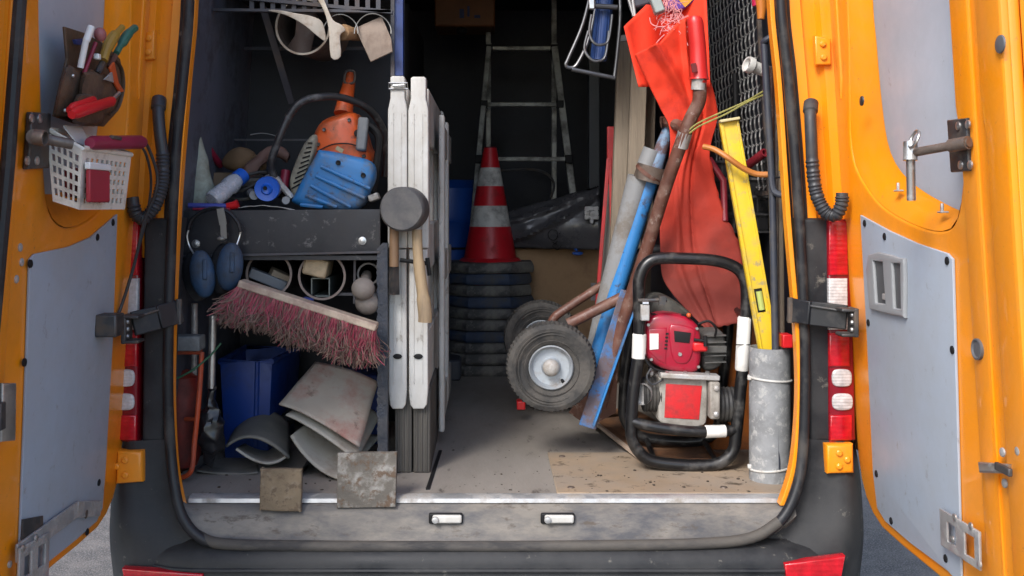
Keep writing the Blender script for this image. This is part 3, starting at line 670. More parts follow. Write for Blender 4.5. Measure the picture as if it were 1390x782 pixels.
b = B(); b.tube(cr([P(466, 155, .50), P(470, 132, .52), P(474, 112, .54), P(476, 98, .55)], 6), [M_(13, .5), M_(10, .5), M_(8, .5), M_(6, .5)], 12); b.obj('rear_grip', m_sawo, saw)
b = B(); q = [P(468, 112, .52), P(470, 97, .52), P(481, 98, .52), P(480, 112, .52)]; b.tube(cr(q, 4, True), .004, 8, closed=True); b.obj('grip_loop', m_dsteel, saw)
b = B(); b.bar(P(494, 160, .34), P(490, 205, .33), M_(14, .34), .03); b.obj('starter_cover', mat('dusty_grey', (.11, .12, .13), .55, var=.2, dirt=(.2, .2, .2), damt=.4), saw, bevel=.006)
b = B(); b.tube(cr([P(500, 170, .38), P(514, 185, .38), P(513, 215, .38), P(505, 262, .36)], 6), .012, 8); b.obj('side_hose', m_blackmat, saw)
b = B(); b.tube(cr([P(430, 206, .352), P(452, 196, .350), P(478, 196, .352), P(497, 206, .356)], 5), .0022, 6); b.obj('housing_seam', m_blackmat, saw)
for q_ in ((440, 176), (474, 163), (494, 212), (432, 196)):
    b = B(); b.lathe([(.006, 0), (.005, .004), (.0, .003)], P(*q_, .357), (0, -1, 0), n=10); b.obj('housing_screw', m_dsteel, saw)
b = B(); b.box(P(508, 268, .33), (.03, .05, .02), Matrix.Rotation(R(-20), 3, 'Y')); b.obj('guard_foot', m_alu, saw, bevel=.004)
b = B(); b.lathe([(.012, 0), (.011, .006), (.0, .007)], P(486, 181, .355), (0, -1, 0), n=14); b.obj('filler_cap', m_blackmat, saw)
b = B(); b.box(P(461, 203, .335), (.022, .004, .012), Matrix.Rotation(R(30), 3, 'Y')); b.obj('warning_sticker', mat('sticker', (.28, .24, .14), .5, var=.4, vs=80), saw)
# bottle
m_clear = mat('clear_plastic', (.62, .63, .68), .18, var=.08, vs=14, trans=.35, dirt=(.45, .44, .45), damt=.4, ds=30)
m_capblue = mat('blue_cap', (.012, .10, .50), .35, var=.1)
t = thing('plastic_bottle', 'clear plastic bottle with blue cap lying on the shelf', 'bottle', P(300, 283, .28))
a, c = P(288, 272, .25), P(322, 244, .33); u = (c - a)
b = B(); b.lathe([(.004, 0), (.020, 0), (.025, .006), (.026, u.length * .45), (.023, u.length * .55), (.026, u.length * .66), (.026, u.length * .86), (.02, u.length)], a, u, n=24, cap0=True); b.obj('bottle_body', m_clear, t, jit=.003, jf=40)
b = B(); b.lathe([(.021, 0), (.023, .002), (.023, .026), (.019, .028)], c, u, n=24, cap0=True, cap1=True); b.obj('bottle_cap', m_capblue, t)
t = thing('canister', 'round canister with bright blue lid facing out on the shelf', 'canister', P(362, 283, .26))
o = P(362, 257, .25); b = B(); b.lathe([(M_(17, .25), .01), (M_(17, .25), .12)], o, (-.1, 1, .1), n=28, cap1=True); b.obj('can_body', mat('grey_can', (.3, .3, .31), .5, var=.2), t)
b = B(); b.lathe([(.010, .000), (.013, -.002), (.017, .004), (.026, .003), (.0335, .001), (.0355, .008), (.0355, .022)], o, (-.1, 1, .1), n=32, cap0=True); lid = b.obj('lid', m_capblue, t)
b = B(); b.lathe([(.006, 0), (.005, -.004), (.0, -.003)], o + Vector((-.004, -.003, .003)), (-.1, 1, .1), n=12); b.obj('lid_hole', m_blackmat, lid)
b = B(); b.tube([P(388, 272, .24), P(388, 272, .34)], .011, 14); tag(b.obj('bung', mat('grey_bung', (.17, .18, .19), .5, var=.25)), 'small grey round plug beside the blue lidded canister', 'plug')
b = B(); b.tube([P(345, 265, .26), P(341, 262, .34)], .013, 14); tag(b.obj('bung', MATS['grey_bung']), 'dull grey round cap between the clear bottle and blue lid', 'plug')
t = thing('screwdriver', 'screwdriver with blue and red handle lying along the shelf edge', 'screwdriver', P(285, 285, .22))
b = B(); b.cyl(P(256, 279, .215), P(309, 280, .215), .0075, n=12); b.obj('handle', mat('blue_violet', (.055, .07, .30), .4, var=.15), t)
b = B(); b.tube([P(308, 280, .215), P(316, 279, .215), P(323, 277, .215)], [.009, .011, .013], 12); b.obj('red_end', mat('bright_red', (.55, .012, .016), .38, var=.1), t)
b = B(); b.cyl(P(262, 284, .205), P(312, 284, .205), .004, n=10); b.obj('shaft_guard', mat('maroon', (.2, .01, .03), .45), t)
# pale sack at the far left
rows = []
for i in range(15):
    v = i / 14; y = 166 + 118 * v; row = []
    w = 8 + 36 * (v ** .5)
    for j in range(11):
        a = math.pi * j / 10; row.append(P(247 + w * (1 - math.cos(a)) / 2 * 1.1, y, .34 - .06 * math.sin(a) * (.4 + .6 * v)))
    rows.append(row)
b = B(); b.grid(rows); tag(b.obj('sack', mat('pale_sack', (.33, .36, .30), .7, var=.2, vs=7, dirt=(.15, .14, .10), damt=.42, ds=9), solid=.004, jit=.012, jf=14), 'pale greenish sack standing at the left end of the shelf', 'sack')
b = B(); b.tube(cr([P(262, 168, .40), P(272, 180, .42), P(285, 205, .45), P(300, 225, .5)], 5), [.016, .012, .011, .010], 10); tag(b.obj('red_hand_tool', MATS['maroon']), 'dark red tool sticking up behind the pale sack', 'handle')
m_dullbrown = mat('dull_leather', (.12, .065, .05), .7, var=.3, vs=12, bump=.3, bs=40)
b = B(); b.sphere(P(326, 217, .48), .045, (1.2, .8, .8), 16); tag(b.obj('brown_bundle', mat('ochre_cloth', (.13, .075, .035), .8, var=.35, vs=12), jit=.012, jf=22, sub=1), 'dim ochre cloth bundle behind the bottle on the shelf', 'bundle')
b = B(); b.tube(cr([P(335, 238, .42), P(352, 218, .44), P(372, 205, .46), P(392, 212, .46)], 5), [.02, .026, .022, .016], 12); tag(b.obj('work_glove', m_dullbrown, jit=.01, jf=26), 'dim reddish leather glove behind the blue lidded canister', 'glove')
b = B(); b.tube(cr([P(290, 262, .40), P(310, 250, .42), P(330, 246, .44), P(360, 248, .42), P(390, 262, .40)], 4), .03, 12, flat=.7); tag(b.obj('grey_rag', mat('grey_rag', (.11, .10, .085), .85, var=.3, vs=10), jit=.015, jf=18), 'crumpled dark grey rag lying behind the bottle', 'rag')
b = B(); b.tube(cr([P(340, 183, .42), P(356, 181, .42), P(372, 184, .41), P(381, 190, .40), P(379, 193, .40)], 6), .0016, 6); tag(b.obj('bent_wire', mat('grey_wire', (.22, .22, .21), .45, metal=.4)), 'thin bent wire with hooked end left of the hoop handle', 'wire')
b = B(); b.grid([[P(x, 283 - 3 * math.sin((x - 322) / 20), .20 + .05 * v) + Vector((0, 0, .001)) for x in range(322, 402, 6)] for v in (0, 1)]); tag(b.obj('paper_scrap', mat('grey_paper', (.30, .29, .27), .8, var=.2), solid=.002, jit=.004, jf=50), 'flat grey paper scrap on the shelf edge below the saw', 'scrap')

b = B(); b.lathe([(.030, 0), (.030, .022), (.020, .022), (.020, 0), (.030, 0)], P(345, 226, .46), (.3, 1, .4), n=26); tag(b.obj('tape_roll', mat('brown_tape', (.16, .10, .05), .5, var=.2)), 'roll of brown tape lying in the dim clutter behind the bottle', 'tape')
b = B()
for k_ in range(3): b.tube([P(330, 258, .38) + Vector(((.055 + .006 * k_) * math.cos(a_), .03 * math.sin(a_), .012 * k_ + .028 * math.sin(a_ + k_))) for a_ in [6.283 * i / 28 for i in range(28)]], .005, 8, closed=True)
tag(b.obj('cable_coil', m_rubber), 'coil of black cable in the clutter behind the clear bottle', 'cable')
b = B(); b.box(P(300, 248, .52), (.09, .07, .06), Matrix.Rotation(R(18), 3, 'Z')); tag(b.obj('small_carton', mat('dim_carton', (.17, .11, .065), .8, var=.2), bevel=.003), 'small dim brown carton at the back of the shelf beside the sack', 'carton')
b = B(); b.tube([P(384, 262, .36), P(388, 232, .38)], .014, 14); tag(b.obj('dark_red_can', mat('maroon', (.2, .01, .03), .45)), 'small dark red can between the blue lid and the saw grille', 'can')
# ---------------------------------------------------------------- below the shelf: ear defenders
t = thing('ear_defenders', 'dusty blue ear defenders hanging on the shelf front board', 'ear defenders', P(292, 405, .13))
YE = .16
band = cr([P(256, 312, YE), P(261, 298, YE), P(275, 287, YE), P(293, 283, YE), P(310, 288, YE), P(323, 302, YE), P(327, 315, YE)], 6)
b = B(); b.tube(band, .0115, 8, flat=.5); b.obj('headband', m_seal, t)
m_wirew = mat('bright_wire', (.62, .62, .60), .3, metal=.8)
b = B(); b.tube(cr([P(256, 312, YE), P(254, 322, YE), P(258, 336, YE), P(268, 352, YE - .02), P(279, 372, YE - .035)], 6), .0026, 8); b.obj('yoke_wire', m_wirew, t)
b = B(); b.tube(cr([P(327, 312, YE), P(325, 322, YE), P(321, 334, YE - .01), P(320, 345, YE - .03)], 6), .0026, 8); b.obj('yoke_wire', m_wirew, t)
m_cup = mat('blue_cup', (.024, .075, .165), .36, var=.15, dirt=(.035, .037, .042), damt=.48, ds=9, soft=.12)
for (cx, cy, rx, rz, tl) in ((275, 372, 17, 33, -8), (312, 362, 18, 33, 6)):
    for nm, m, yy, sc, dp in (('ear_cup', m_cup, YE - .02, 1., .55), ('ear_cushion', m_seal, YE + .006, 1.08, .40)):
        b = B(); rot = Matrix.Rotation(R(tl), 3, 'Y')
        b.sphere(P(cx - (9 if nm == 'ear_cushion' else 0), cy + (3 if nm == 'ear_cushion' else 0), yy), 1., (M_(rx, YE) * sc, .030 * dp * 1.6, M_(rz, YE) * sc), 20, rot); o = b.obj(nm, m, t, smooth=80)
        if nm == 'ear_cup':
            b = B(); b.bar(P(cx + 3, cy - 20, YE - .044), P(cx + 3, cy + 8, YE - .046), .012, .008); b.obj('cup_ridge', m_cup, o, bevel=.003)
t = thing('hanging_hook', 'small grey sheet metal hook over the shelf front board', 'hook', P(302, 327, .15))
b = B(); b.bar(P(299, 283, .148), P(303, 305, .148), M_(10, .15), .004); b.bar(P(303, 303, .146), P(304, 324, .144), M_(8, .15), .003); b.obj('hook_plate', mat('grey_hook', (.20, .19, .17), .5, metal=.3, var=.2), t)
b = B(); b.sphere(P(300, 324, .140), .010, (1.1, .7, .6), 10); b.obj('hook_tip', MATS['grey_hook'], t)

# ---------------------------------------------------------------- pipes stored under the shelf
m_pipein = mat('pipe_rim', (.22, .17, .145), .6, var=.2)
ringpipe('storage_pipe', 365, 372, .24, M_(31, .24), .60, m_blackmat, 'dark pipe with pale rim holding steel offcuts under the shelf', wall=.004, inner=m_pipein)
ringpipe('storage_pipe', 437, 375, .24, M_(32, .24), .60, m_blackmat, 'dark pipe with pale rim holding a wood block under the shelf', wall=.004, inner=m_pipein)
ringpipe('storage_pipe', 500, 372, .26, M_(15, .24), .50, m_blackmat, 'narrow dark pipe at the right end under the shelf', wall=.003, inner=mat('dim_rim', (.15, .14, .13), .6))
b = B(); b.bar(P(339, 369, .27), P(388, 389, .29), M_(14, .28), .03); tag(b.obj('steel_bar', mat('blue_grey_bar', (.16, .175, .20), .45, metal=.3, var=.2), bevel=.003), 'blue grey steel bar lying across inside the left storage pipe', 'bar')
b = B(); b.bar(P(366, 372, .30), P(389, 382, .32), M_(19, .3), .05); tag(b.obj('wood_offcut', mat('pale_block', (.30, .24, .18), .8, var=.2), bevel=.003), 'small pale wooden offcut inside the left storage pipe', 'offcut')
b = B(); b.box(P(432, 361, .29), (M_(33, .29), .12, M_(24, .29)), Matrix.Rotation(R(12), 3, 'Y')); tag(b.obj('wood_block', mat('cut_wood', (.42, .32, .20), .7, var=.25, vs=30, bump=.2), bevel=.006, jit=.004, jf=50), 'light cut wood block in the middle storage pipe', 'wood block')
t = thing('square_tube', 'small square steel tube below the wood block in the pipe', 'tube', P(435, 401, .26))
o = P(435, 390, .262); h = M_(12, .26)
b = B()
for dx, dz, w, hh in ((-h, 0, .0035, 2 * h), (h, 0, .0035, 2 * h), (0, -h, 2 * h, .0035), (0, h, 2 * h, .0035)): b.box(o + Vector((dx, .15, dz)), (w, .3, hh))
b.obj('tube_walls', mat('green_grey_steel', (.14, .16, .155), .45, metal=.4, var=.2), t)
m_club = mat('grey_stone', (.20, .175, .155), .75, var=.2, vs=18, bump=.2, bs=60, dirt=(.18, .15, .13), damt=.4, ds=20)
for (x, y, r, Y, lab) in ((493, 392, 16, .18, 'upper of two round grey knobs at the right end under the shelf'), (499, 411, 17, .21, 'lower of two round grey knobs at the right end under the shelf')):
    t = thing('knob_handle', lab, 'knob', P(x, y + r, Y))
    b = B(); b.sphere(P(x, y, Y), M_(r, Y), (1, 1, .96), 20); b.obj('knob', m_club, t, smooth=80)
    b = B(); b.tube([P(x + 1, y - 4, Y + .02), P(x + 5, y - 18, Y + .12)], .016, 12); b.obj('stem', m_club, t)
b = B(); b.bar(P(482, 345, .25), P(481, 412, .25), .006, .012); b.obj('pipe_bracket', m_brace, unit)
b = B(); b.bar(P(455, 399, .26), P(512, 399, .26), .008, .02); b.obj('pipe_bracket', m_brace, unit)
b = B(); b.sphere(P(417, 407, .24), .016, (1.3, 1, .5), 12); tag(b.obj('blue_rag', mat('blue_rag', (.03, .05, .22), .8, var=.3), jit=.005, jf=60), 'tiny blue rag peeping out above the broom back', 'rag')

# ---------------------------------------------------------------- broom
t = thing('broom_head', 'street broom head with dusty pink bristles hung slantwise below the shelf', 'broom', P(400, 500, .10))
a, c = P(326, 384, .11), P(512, 444, .11)
b = B(); b.bar(a, c, .020, .055, (0, -1, 0)); b.obj('broom_back', mat('broom_wood', (.42, .34, .26), .7, var=.2, vs=20, dirt=(.25, .17, .14), damt=.42, ds=14), t, bevel=.004)
mp_ = mat('pink_bristle', (.30, .045, .075), .55, var=.3, vs=40, dirt=(.24, .13, .11), damt=.40, ds=60)
md_ = mat('dusty_bristle', (.17, .115, .088), .8, var=.3, vs=40, dirt=(.12, .07, .065), damt=.4, ds=60)
b = B(); u = (c - a); dn = Vector((-.30, 0, -.95)).normalized()
for i in range(3600):
    s_ = random.random(); dep = random.uniform(-.027, .027)
    root = a.lerp(c, s_) + Vector((0, dep, 0)) + dn * .008
    Ln = random.uniform(.085, .128) * (.92 + .08 * math.sin(s_ * 17))
    d1 = dn + Vector(((s_ - .5) * .25 + random.gauss(0, .12) - (.40 if s_ < .08 else 0) * random.random(), dep * 6 + random.gauss(0, .10), 0))
    pts = [root]; nsg = 5
    for k in range(nsg):
        d1 = (d1.normalized() + Vector((random.gauss(0, .10 + .10 * k), random.gauss(0, .10 + .06 * k), random.gauss(0, .05 + .06 * k)))).normalized()
        pts.append(pts[-1] + d1 * Ln / nsg)
    r = random.uniform(.0008, .0013); cut = random.choice((2, 3, 3, 4))
    b.mi = 0 if random.random() < .72 else 1
    b.tube(pts[:cut + 1], r, 3, False)
    b.mi = 1 if random.random() < .85 else 0
    b.tube(pts[cut:], [r, r * .7], 3, False)
b.mi = 0
o = b.obj('bristles', [mp_, md_], t, smooth=None); o['kind'] = 'stuff'

# ---------------------------------------------------------------- lower left corner
m_redtool = mat('red_orange_paint', (.50, .07, .02), .45, var=.15, dirt=(.18, .06, .04), damt=.42, ds=10)
t = thing('orange_trolley', 'red orange steel tool frame with round cylinder in the lower left corner', 'tool frame', P(255, 650, .12))
b = B(); b.tube(cr([P(274, 478, .20), P(270, 540, .19), P(264, 600, .18), P(259, 640, .17), P(240, 650, .18)], 6), .007, 10); b.obj('frame_tube', m_redtool, t)
b = B(); b.tube([P(240, 478, .20), P(274, 478, .20)], .007, 10); b.obj('frame_tube', m_redtool, t)
b = B(); b.tube([P(252, 569, .22), P(268, 569, .19)], .006, 10); b.obj('cross_peg', m_redtool, t)
b = B(); b.lathe([(.006, 0), (.045, .02), (.055, .05), (.055, .22), (.045, .27), (.02, .29)], P(246, 640, .30), (0, 0, 1), n=24, cap0=True, cap1=True); b.obj('round_cylinder', mat('dark_red_paint', (.22, .022, .014), .45, var=.2, dirt=(.09, .03, .025), damt=.42), t)
b = B(); b.box(P(256, 465, .19), (M_(38, .19), .06, M_(20, .19))); tag(b.obj('grey_bracket', mat('grey_cast', (.20, .20, .20), .5, var=.2, vs=30, dirt=(.1, .1, .1), damt=.4), bevel=.004), 'grey rectangular metal block above the orange tool frame', 'block')
b = B(); b.tube(cr([P(240, 514, .15), P(262, 502, .15), P(284, 484, .16), P(300, 466, .17)], 5), .0028, 8); tag(b.obj('green_string', mat('green_cord', (.03, .10, .05), .6)), 'thin dark green cord crossing in front of the orange tool frame', 'cord')
t = thing('wrapped_pole', 'grey metal pole with black plastic wrapped bulging end', 'pole', P(287, 630, .22))
b = B(); b.tube([P(289, 428, .22), P(287, 527, .22)], M_(5, .22), 14); b.obj('pole_shaft', m_steel, t)
b = B(); pr = [(287, 524, 6), (287, 545, 7), (287, 560, 12), (286, 575, 18), (287, 595, 19), (287, 610, 14), (285, 620, 8), (282, 632, 4)]
b.tube(cr([P(x, y, .22) for x, y, r in pr], 5), [M_(pr[min(int(i / 5), 7)][2] + (pr[min(int(i / 5) + 1, 7)][2] - pr[min(int(i / 5), 7)][2]) * (i % 5) / 5, .22) for i in range(36)], 18)
b.obj('plastic_wrap', mat('shiny_black_wrap', (.012, .012, .014), .28, var=.3), t, jit=.012, jf=45)
b = B(); b.tube([P(264, 412, .30), P(264, 455, .30)], M_(4.5, .3), 12); b.tube([P(264, 455, .30), P(262, 640, .34)], M_(4, .3), 10); tag(b.obj('grey_handle_pole', m_alu), 'thin grey tool pole behind the ear defenders at far left', 'pole')
m_bluebin = mat('blue_plastic_bin', (.004, .032, .19), .42, var=.12, dirt=(.02, .03, .10), damt=.38)
t = thing('blue_bin', 'blue plastic bin behind the wrapped pole at lower left', 'bin', P(330, 610, .46))
z0, z1 = FLOOR, P(330, 488, .46).z
q0 = [(-.79, .44), (-.665, .44), (-.64, .70), (-.79, .70)]; q1 = [(-.80, .42), (-.648, .42), (-.62, .72), (-.80, .72)]
b = B(); b.loft([[(x, y, z0) for x, y in q0], [(x, y, z1) for x, y in q1]]); b.obj('bin_wall', m_bluebin, t, solid=.004, bevel=.006)
b = B(); b.tube([(x, y, z1) for x, y in q1], .009, 8, closed=True); b.obj('bin_rim', m_bluebin, t)
b = B(); b.tube([(-.70, .44, z0 + .03), (-.69, .42, z1)], .008, 8); b.obj('bin_rib', m_bluebin, t)
t = thing('blue_box', 'second blue plastic box glimpsed under the broom bristles', 'box', P(400, 600, .62))
b = B(); b.box((-.42, .68, FLOOR + .11), (.16, .16, .22)); b.obj('box_wall', m_bluebin, t, bevel=.01)
# curved sheet offcuts: half pipes lying on each other
def curved_sheet(name, corners, sag, m, label, axis='v', thick=.005, n=16, rng=0.004, cat='sheet'):
    """four corners (tl, tr, br, bl) as points, bowed up by sag across the width"""
    tl, tr, br, bl = corners; rows = []
    nrm = (tr - tl).cross(bl - tl).normalized()
    if nrm.y > 0 or (abs(nrm.y) < .2 and nrm.z < 0): nrm = -nrm
    for i in range(n + 1):
        v = i / n; row = []
        for j in range(n + 1):
            w = j / n; p = tl.lerp(tr, w).lerp(bl.lerp(br, w), v)
            k = w if axis == 'w' else v
            p = p + nrm * sag * (1 - (2 * k - 1) ** 2) + noise.noise_vector(p * 9) * rng
            row.append(p)
        rows.append(row)
    b = B(); b.grid(rows); return tag(b.obj(name, m, solid=thick, smooth=60), label, cat)
m_sh1 = mat('stained_pale_sheet', (.36, .32, .27), .65, var=.15, vs=6, dirt=(.30, .10, .08), damt=.38, ds=5, soft=.10, d2=(.10, .06, .04), d2amt=.26, d2s=12)
m_sh2 = mat('pale_grey_sheet', (.38, .36, .31), .65, var=.12, vs=6, dirt=(.24, .20, .16), damt=.38, ds=7)
m_sh3 = mat('dark_grey_sheet', (.13, .125, .11), .7, var=.2, vs=7, dirt=(.20, .18, .15), damt=.38, ds=9)
curved_sheet('curved_sheet', (P(428, 492, .40), P(513, 519, .38), P(487, 607, .20), P(379, 549, .23)), .016, m_sh1, 'top curved pale sheet with red stains, lying on the other sheets', 'w')
curved_sheet('curved_sheet', (P(440, 530, .42), P(516, 566, .40), P(482, 626, .19), P(389, 564, .22)), .012, m_sh2, 'pale grey curved sheet in the middle of the sheet pile', 'w')
curved_sheet('curved_sheet', (P(440, 556, .44), P(518, 592, .42), P(462, 652, .18), P(396, 592, .22)), -.022, m_sh2, 'lowest pale curved sheet of the pile behind the large paving slab', 'w')
curved_sheet('half_pipe', (P(324, 576, .48), P(392, 574, .48), P(393, 622, .25), P(306, 606, .25)), .040, m_sh3, 'dark grey half pipe lying arch upwards behind the small paving block', 'w', thick=.007)
curved_sheet('half_pipe', (P(335, 600, .50), P(395, 590, .50), P(392, 618, .26), P(320, 610, .26)), -.03, m_sh2, 'upturned half pipe with pale rim beneath the dark half pipe', 'w', thick=.006)
curved_sheet('flat_sheet', (P(285, 622, .48), P(352, 622, .48), P(350, 641, .25), P(266, 638, .25)), -.008, m_sh3, 'thin dark sheet lying flat on the cargo floor at left', 'w', thick=.004)
b = B(); b.tube([P(350, 600, .50), P(420, 545, .60)], .022, 14); tag(b.obj('dark_tube', m_blackmat), 'dark round tube end behind the half pipes', 'tube')
b = B(); b.lathe([(.040, 0), (.040, .2), (.037, .2), (.037, 0)], P(425, 648, .22), (0, 1, 0), n=24); tag(b.obj('dark_ring', m_rubber), 'dark round pipe end on the floor between the two paving pieces', 'pipe')
# paving pieces standing on the sill
m_slab = mat('concrete_slab', (.125, .112, .095), .9, var=.3, vs=12, dirt=(.36, .35, .325), damt=.40, ds=13, soft=.10, d2=(.10, .06, .035), d2amt=.34, d2s=30, bump=.4, bs=60)
m_block = mat('brown_paver', (.17, .128, .082), .9, var=.25, vs=14, dirt=(.24, .20, .15), damt=.36, ds=18, d2=(.10, .07, .045), d2amt=.34, d2s=40, bump=.4, bs=70)
o = front_plate('paving_slab', [(457, 617), (538, 616), (537, 689), (457, 690)], -.003, .017, m_slab, bevel=.003, tilt=.10); tag(o, 'large square stained concrete slab standing on the van sill', 'slab')
o = front_plate('paving_block', [(q[0], q[1]) for q in cr([(356, 638, 0), (404, 638, 0), (409, 643, 0), (408, 690, 0), (404, 695, 0), (356, 693, 0), (352, 688, 0), (353, 643, 0)], 3, True)], -.019, .018, m_block, bevel=.004, tilt=.04); tag(o, 'small square brown paving block standing on the van sill', 'paving block')

# ---------------------------------------------------------------- white plastic barriers standing lengthways
YB = .24
def barrier(x0, x1, y0, y1, Yf, Ln, label, dirt_m):
    t = thing('road_barrier', label, 'barrier', P((x0 + x1) / 2, 645, Yf), 'folded white road barriers')
    xa, xb = P(x0, 0, Yf).x, P(x1, 0, Yf).x; W = xb - xa
    zt = P(0, y0, Yf).z; zm = P(0, y0 + 36, Yf).z; zb_ = P(0, y1, Yf).z; zq = P(0, 337, Yf).z
    sh = lambda f: xa + W * f
    prof = [(sh(.02), zm - .02), (sh(.10), zm), (sh(.14), zm + .012), (sh(.14), zt - .004), (sh(.24), zt), (sh(.78), zt), (sh(.86), zt - .004), (sh(.86), zm + .012), (sh(.92), zm), (sh(.98), zm - .02)]
    up = prof + [(sh(1.0), zq + .004), (sh(.94), zq), (sh(.06), zq), (sh(0), zq + .004)]
    plate('upper_end_post', up, [], .06, .004, lambda u, v, w: Vector((u, Yf + .03 + w, v)), dirt_m, t)
    lo = [(sh(.06), zq - .003), (sh(.94), zq - .003), (sh(.96), zb_ + .05), (sh(.90), zb_ + .012), (sh(.75), zb_), (sh(.25), zb_), (sh(.10), zb_ + .012), (sh(.04), zb_ + .05)]
    plate('lower_end_post', lo, [], .06, .004, lambda u, v, w: Vector((u, Yf + .036 + w, v)), dirt_m, t)
    xc = (xa + xb) / 2
    for zc, h in ((zt - .10, .16), (zq, .14), (zb_ + .11, .20)):
        b = B(); b.box((xc, Yf + .06 + Ln / 2, zc), (W * .80, Ln - .10, h)); b.obj('rail', dirt_m, t, bevel=.006)
    b = B(); b.box((xc, Yf + Ln - .0, (zt + zb_) / 2), (W * .92, .06, (zt - zb_) * .98)); b.obj('far_end_post', dirt_m, t, bevel=.006)
    for i in range(3):
        b = B(); b.box((xc, Yf + Ln * (i + 1) / 4, (zt + zb_) / 2), (W * .55, .035, (zt - zb_) * .9)); b.obj('upright_bar', dirt_m, t, bevel=.004)
    for f_ in (.30, .70):
        b = B(); b.tube([(sh(f_), Yf - .0005, zm - .03), (sh(f_), Yf - .0005, zq + .02)], .0016, 6); b.obj('moulded_ridge', dirt_m, t)
        b = B(); b.tube([(sh(f_), Yf + .0055, zq - .02), (sh(f_), Yf + .0055, zb_ + .07)], .0016, 6); b.obj('moulded_ridge', dirt_m, t)
    # black peg hole
    b = B(); b.lathe([(.0135, 0), (.0, .001)], Vector((xc, Yf + .0015, P(0, 484, Yf).z)), (0, -1, 0), n=16, mod=lambda r, h, a, j, ip: r * (1 - .45 * abs(math.sin(a)) if True else r)); b.obj('peg_hole', m_blackmat, t)
    return t
barrier(526, 553, 103, 556, YB, .95, 'white plastic road barrier next to the shelf, left of the folded pair', m_white)
barrier(553.5, 582, 104, 556, YB, .95, 'white plastic road barrier on the right of the folded pair', m_white)
for k, (x, lab) in enumerate((((583, 588), 'white barrier edge peeping out right behind the front pair'), ((590, 594), 'thin grey barrier edge furthest right behind the front pair'))):
    pass
t = thing('road_barrier', 'shorter white road barrier mostly hidden behind the right hand barrier', 'barrier', (-.150, .60, FLOOR), 'folded white road barriers')
b = B(); b.box((-.152, .90, 1.24), (.020, .06, .96)); b.obj('end_post', m_white, t, bevel=.006)
b = B(); b.box((-.152, .62, 1.22), (.018, .05, 1.0)); b.obj('end_post', m_white, t, bevel=.006)
for z in (1.64, 1.24, .80): b = B(); b.box((-.152, .90, z), (.014, .6, .10)); b.obj('rail', m_white, t, bevel=.004)
m_foot = mat('grooved_foot', (.085, .078, .068), .8, var=.3, vs=30, stretch=(1, 1, .1), bump=.3, bs=60, dirt=(.05, .045, .04), damt=.42)
for x0, x1, lab in ((536, 559, 'dark grooved rubber barrier foot on the left below the white barriers'), (561, 584, 'dark grooved rubber barrier foot on the right below the white barriers')):
    t = thing('barrier_foot', lab, 'barrier foot', P((x0 + x1) / 2, 645, YB + .02), 'barrier feet')
    xa, xb = P(x0, 0, .27).x, P(x1, 0, .27).x; zt, z0 = P(0, 554, .27).z + .05, FLOOR
    b = B(); b.box(((xa + xb) / 2, .47, (zt + z0) / 2), (xb - xa, .40, zt - z0)); b.obj('foot_slab', m_foot, t, bevel=.004)
    for i in range(3):
        xx = xa + (xb - xa) * (.22 + .28 * i); b = B(); b.box((xx, .27, (zt + z0) / 2), (.006, .008, (zt - z0) * .98)); b.obj('groove_ridge', m_foot, t, bevel=.002)
b = B(); z = P(0, 117, YB).z; xa, xb = P(528, 0, YB).x, P(553, 0, YB).x
b.tube([(xa, YB - .004, z + .008), (xb, YB - .004, z + .008), (xb + .002, YB - .004, z - .008), (xa, YB - .004, z - .008)], .0025, 6, closed=True); b.cyl((xa + .012, YB - .009, z), (xb - .008, YB - .009, z + .002), .004, n=8)
tag(b.obj('wire_clip', m_steel), 'steel wire clip round the top of the left white barrier', 'clip')
# mallet and hammer in front of the barriers
t = thing('rubber_mallet', 'grey rubber mallet with pale wooden handle hanging before the white barriers', 'mallet', P(570, 437, .17))
m_mallet = mat('grey_rubber', (.06, .06, .064), .7, var=.2, vs=10, dirt=(.115, .11, .105), damt=.44, ds=12)
o = P(545, 284, .14); b = B(); r = M_(31, .14)
b.lathe([(r * .90, -.004), (r * .97, .002), (r, .012), (r, .10), (r * .94, .11)], o, (.08, 1, .0), n=40, cap0=True, cap1=True); b.obj('mallet_head', m_mallet, t, jit=.0015, jf=30)
b = B(); b.tube(cr([P(566, 312, .19), P(567, 340, .185), P(570, 370, .18), P(574, 400, .175), P(577, 425, .17), P(577, 437, .17)], 5), [M_(7, .18)] * 8 + [M_(8, .18)] * 8 + [M_(9.5, .18)] * 10, 14); b.obj('mallet_handle', m_wood, t)
t = thing('hammer', 'hammer with short brown handle behind the rubber mallet, pointing down', 'hammer', P(535, 400, .19))
b = B(); b.tube([P(535, 300, .20), P(535, 362, .20)], M_(6.5, .2), 12); b.obj('handle', mat('brown_handle', (.20, .12, .065), .6, var=.2), t)
b = B(); b.tube([P(535, 362, .20), P(535, 400, .20)], [M_(6.5, .2), M_(7.5, .2)], 4); b.obj('chisel_end', m_dsteel, t)
b = B(); b.tube([P(543, 353, .215), P(582, 358, .215)], .006, 10); b.tube([P(580, 350, .215), P(583, 374, .215)], .006, 10); tag(b.obj('hooked_bar', m_blackmat), 'thin black hooked bar crossing behind the mallet handle', 'bar')
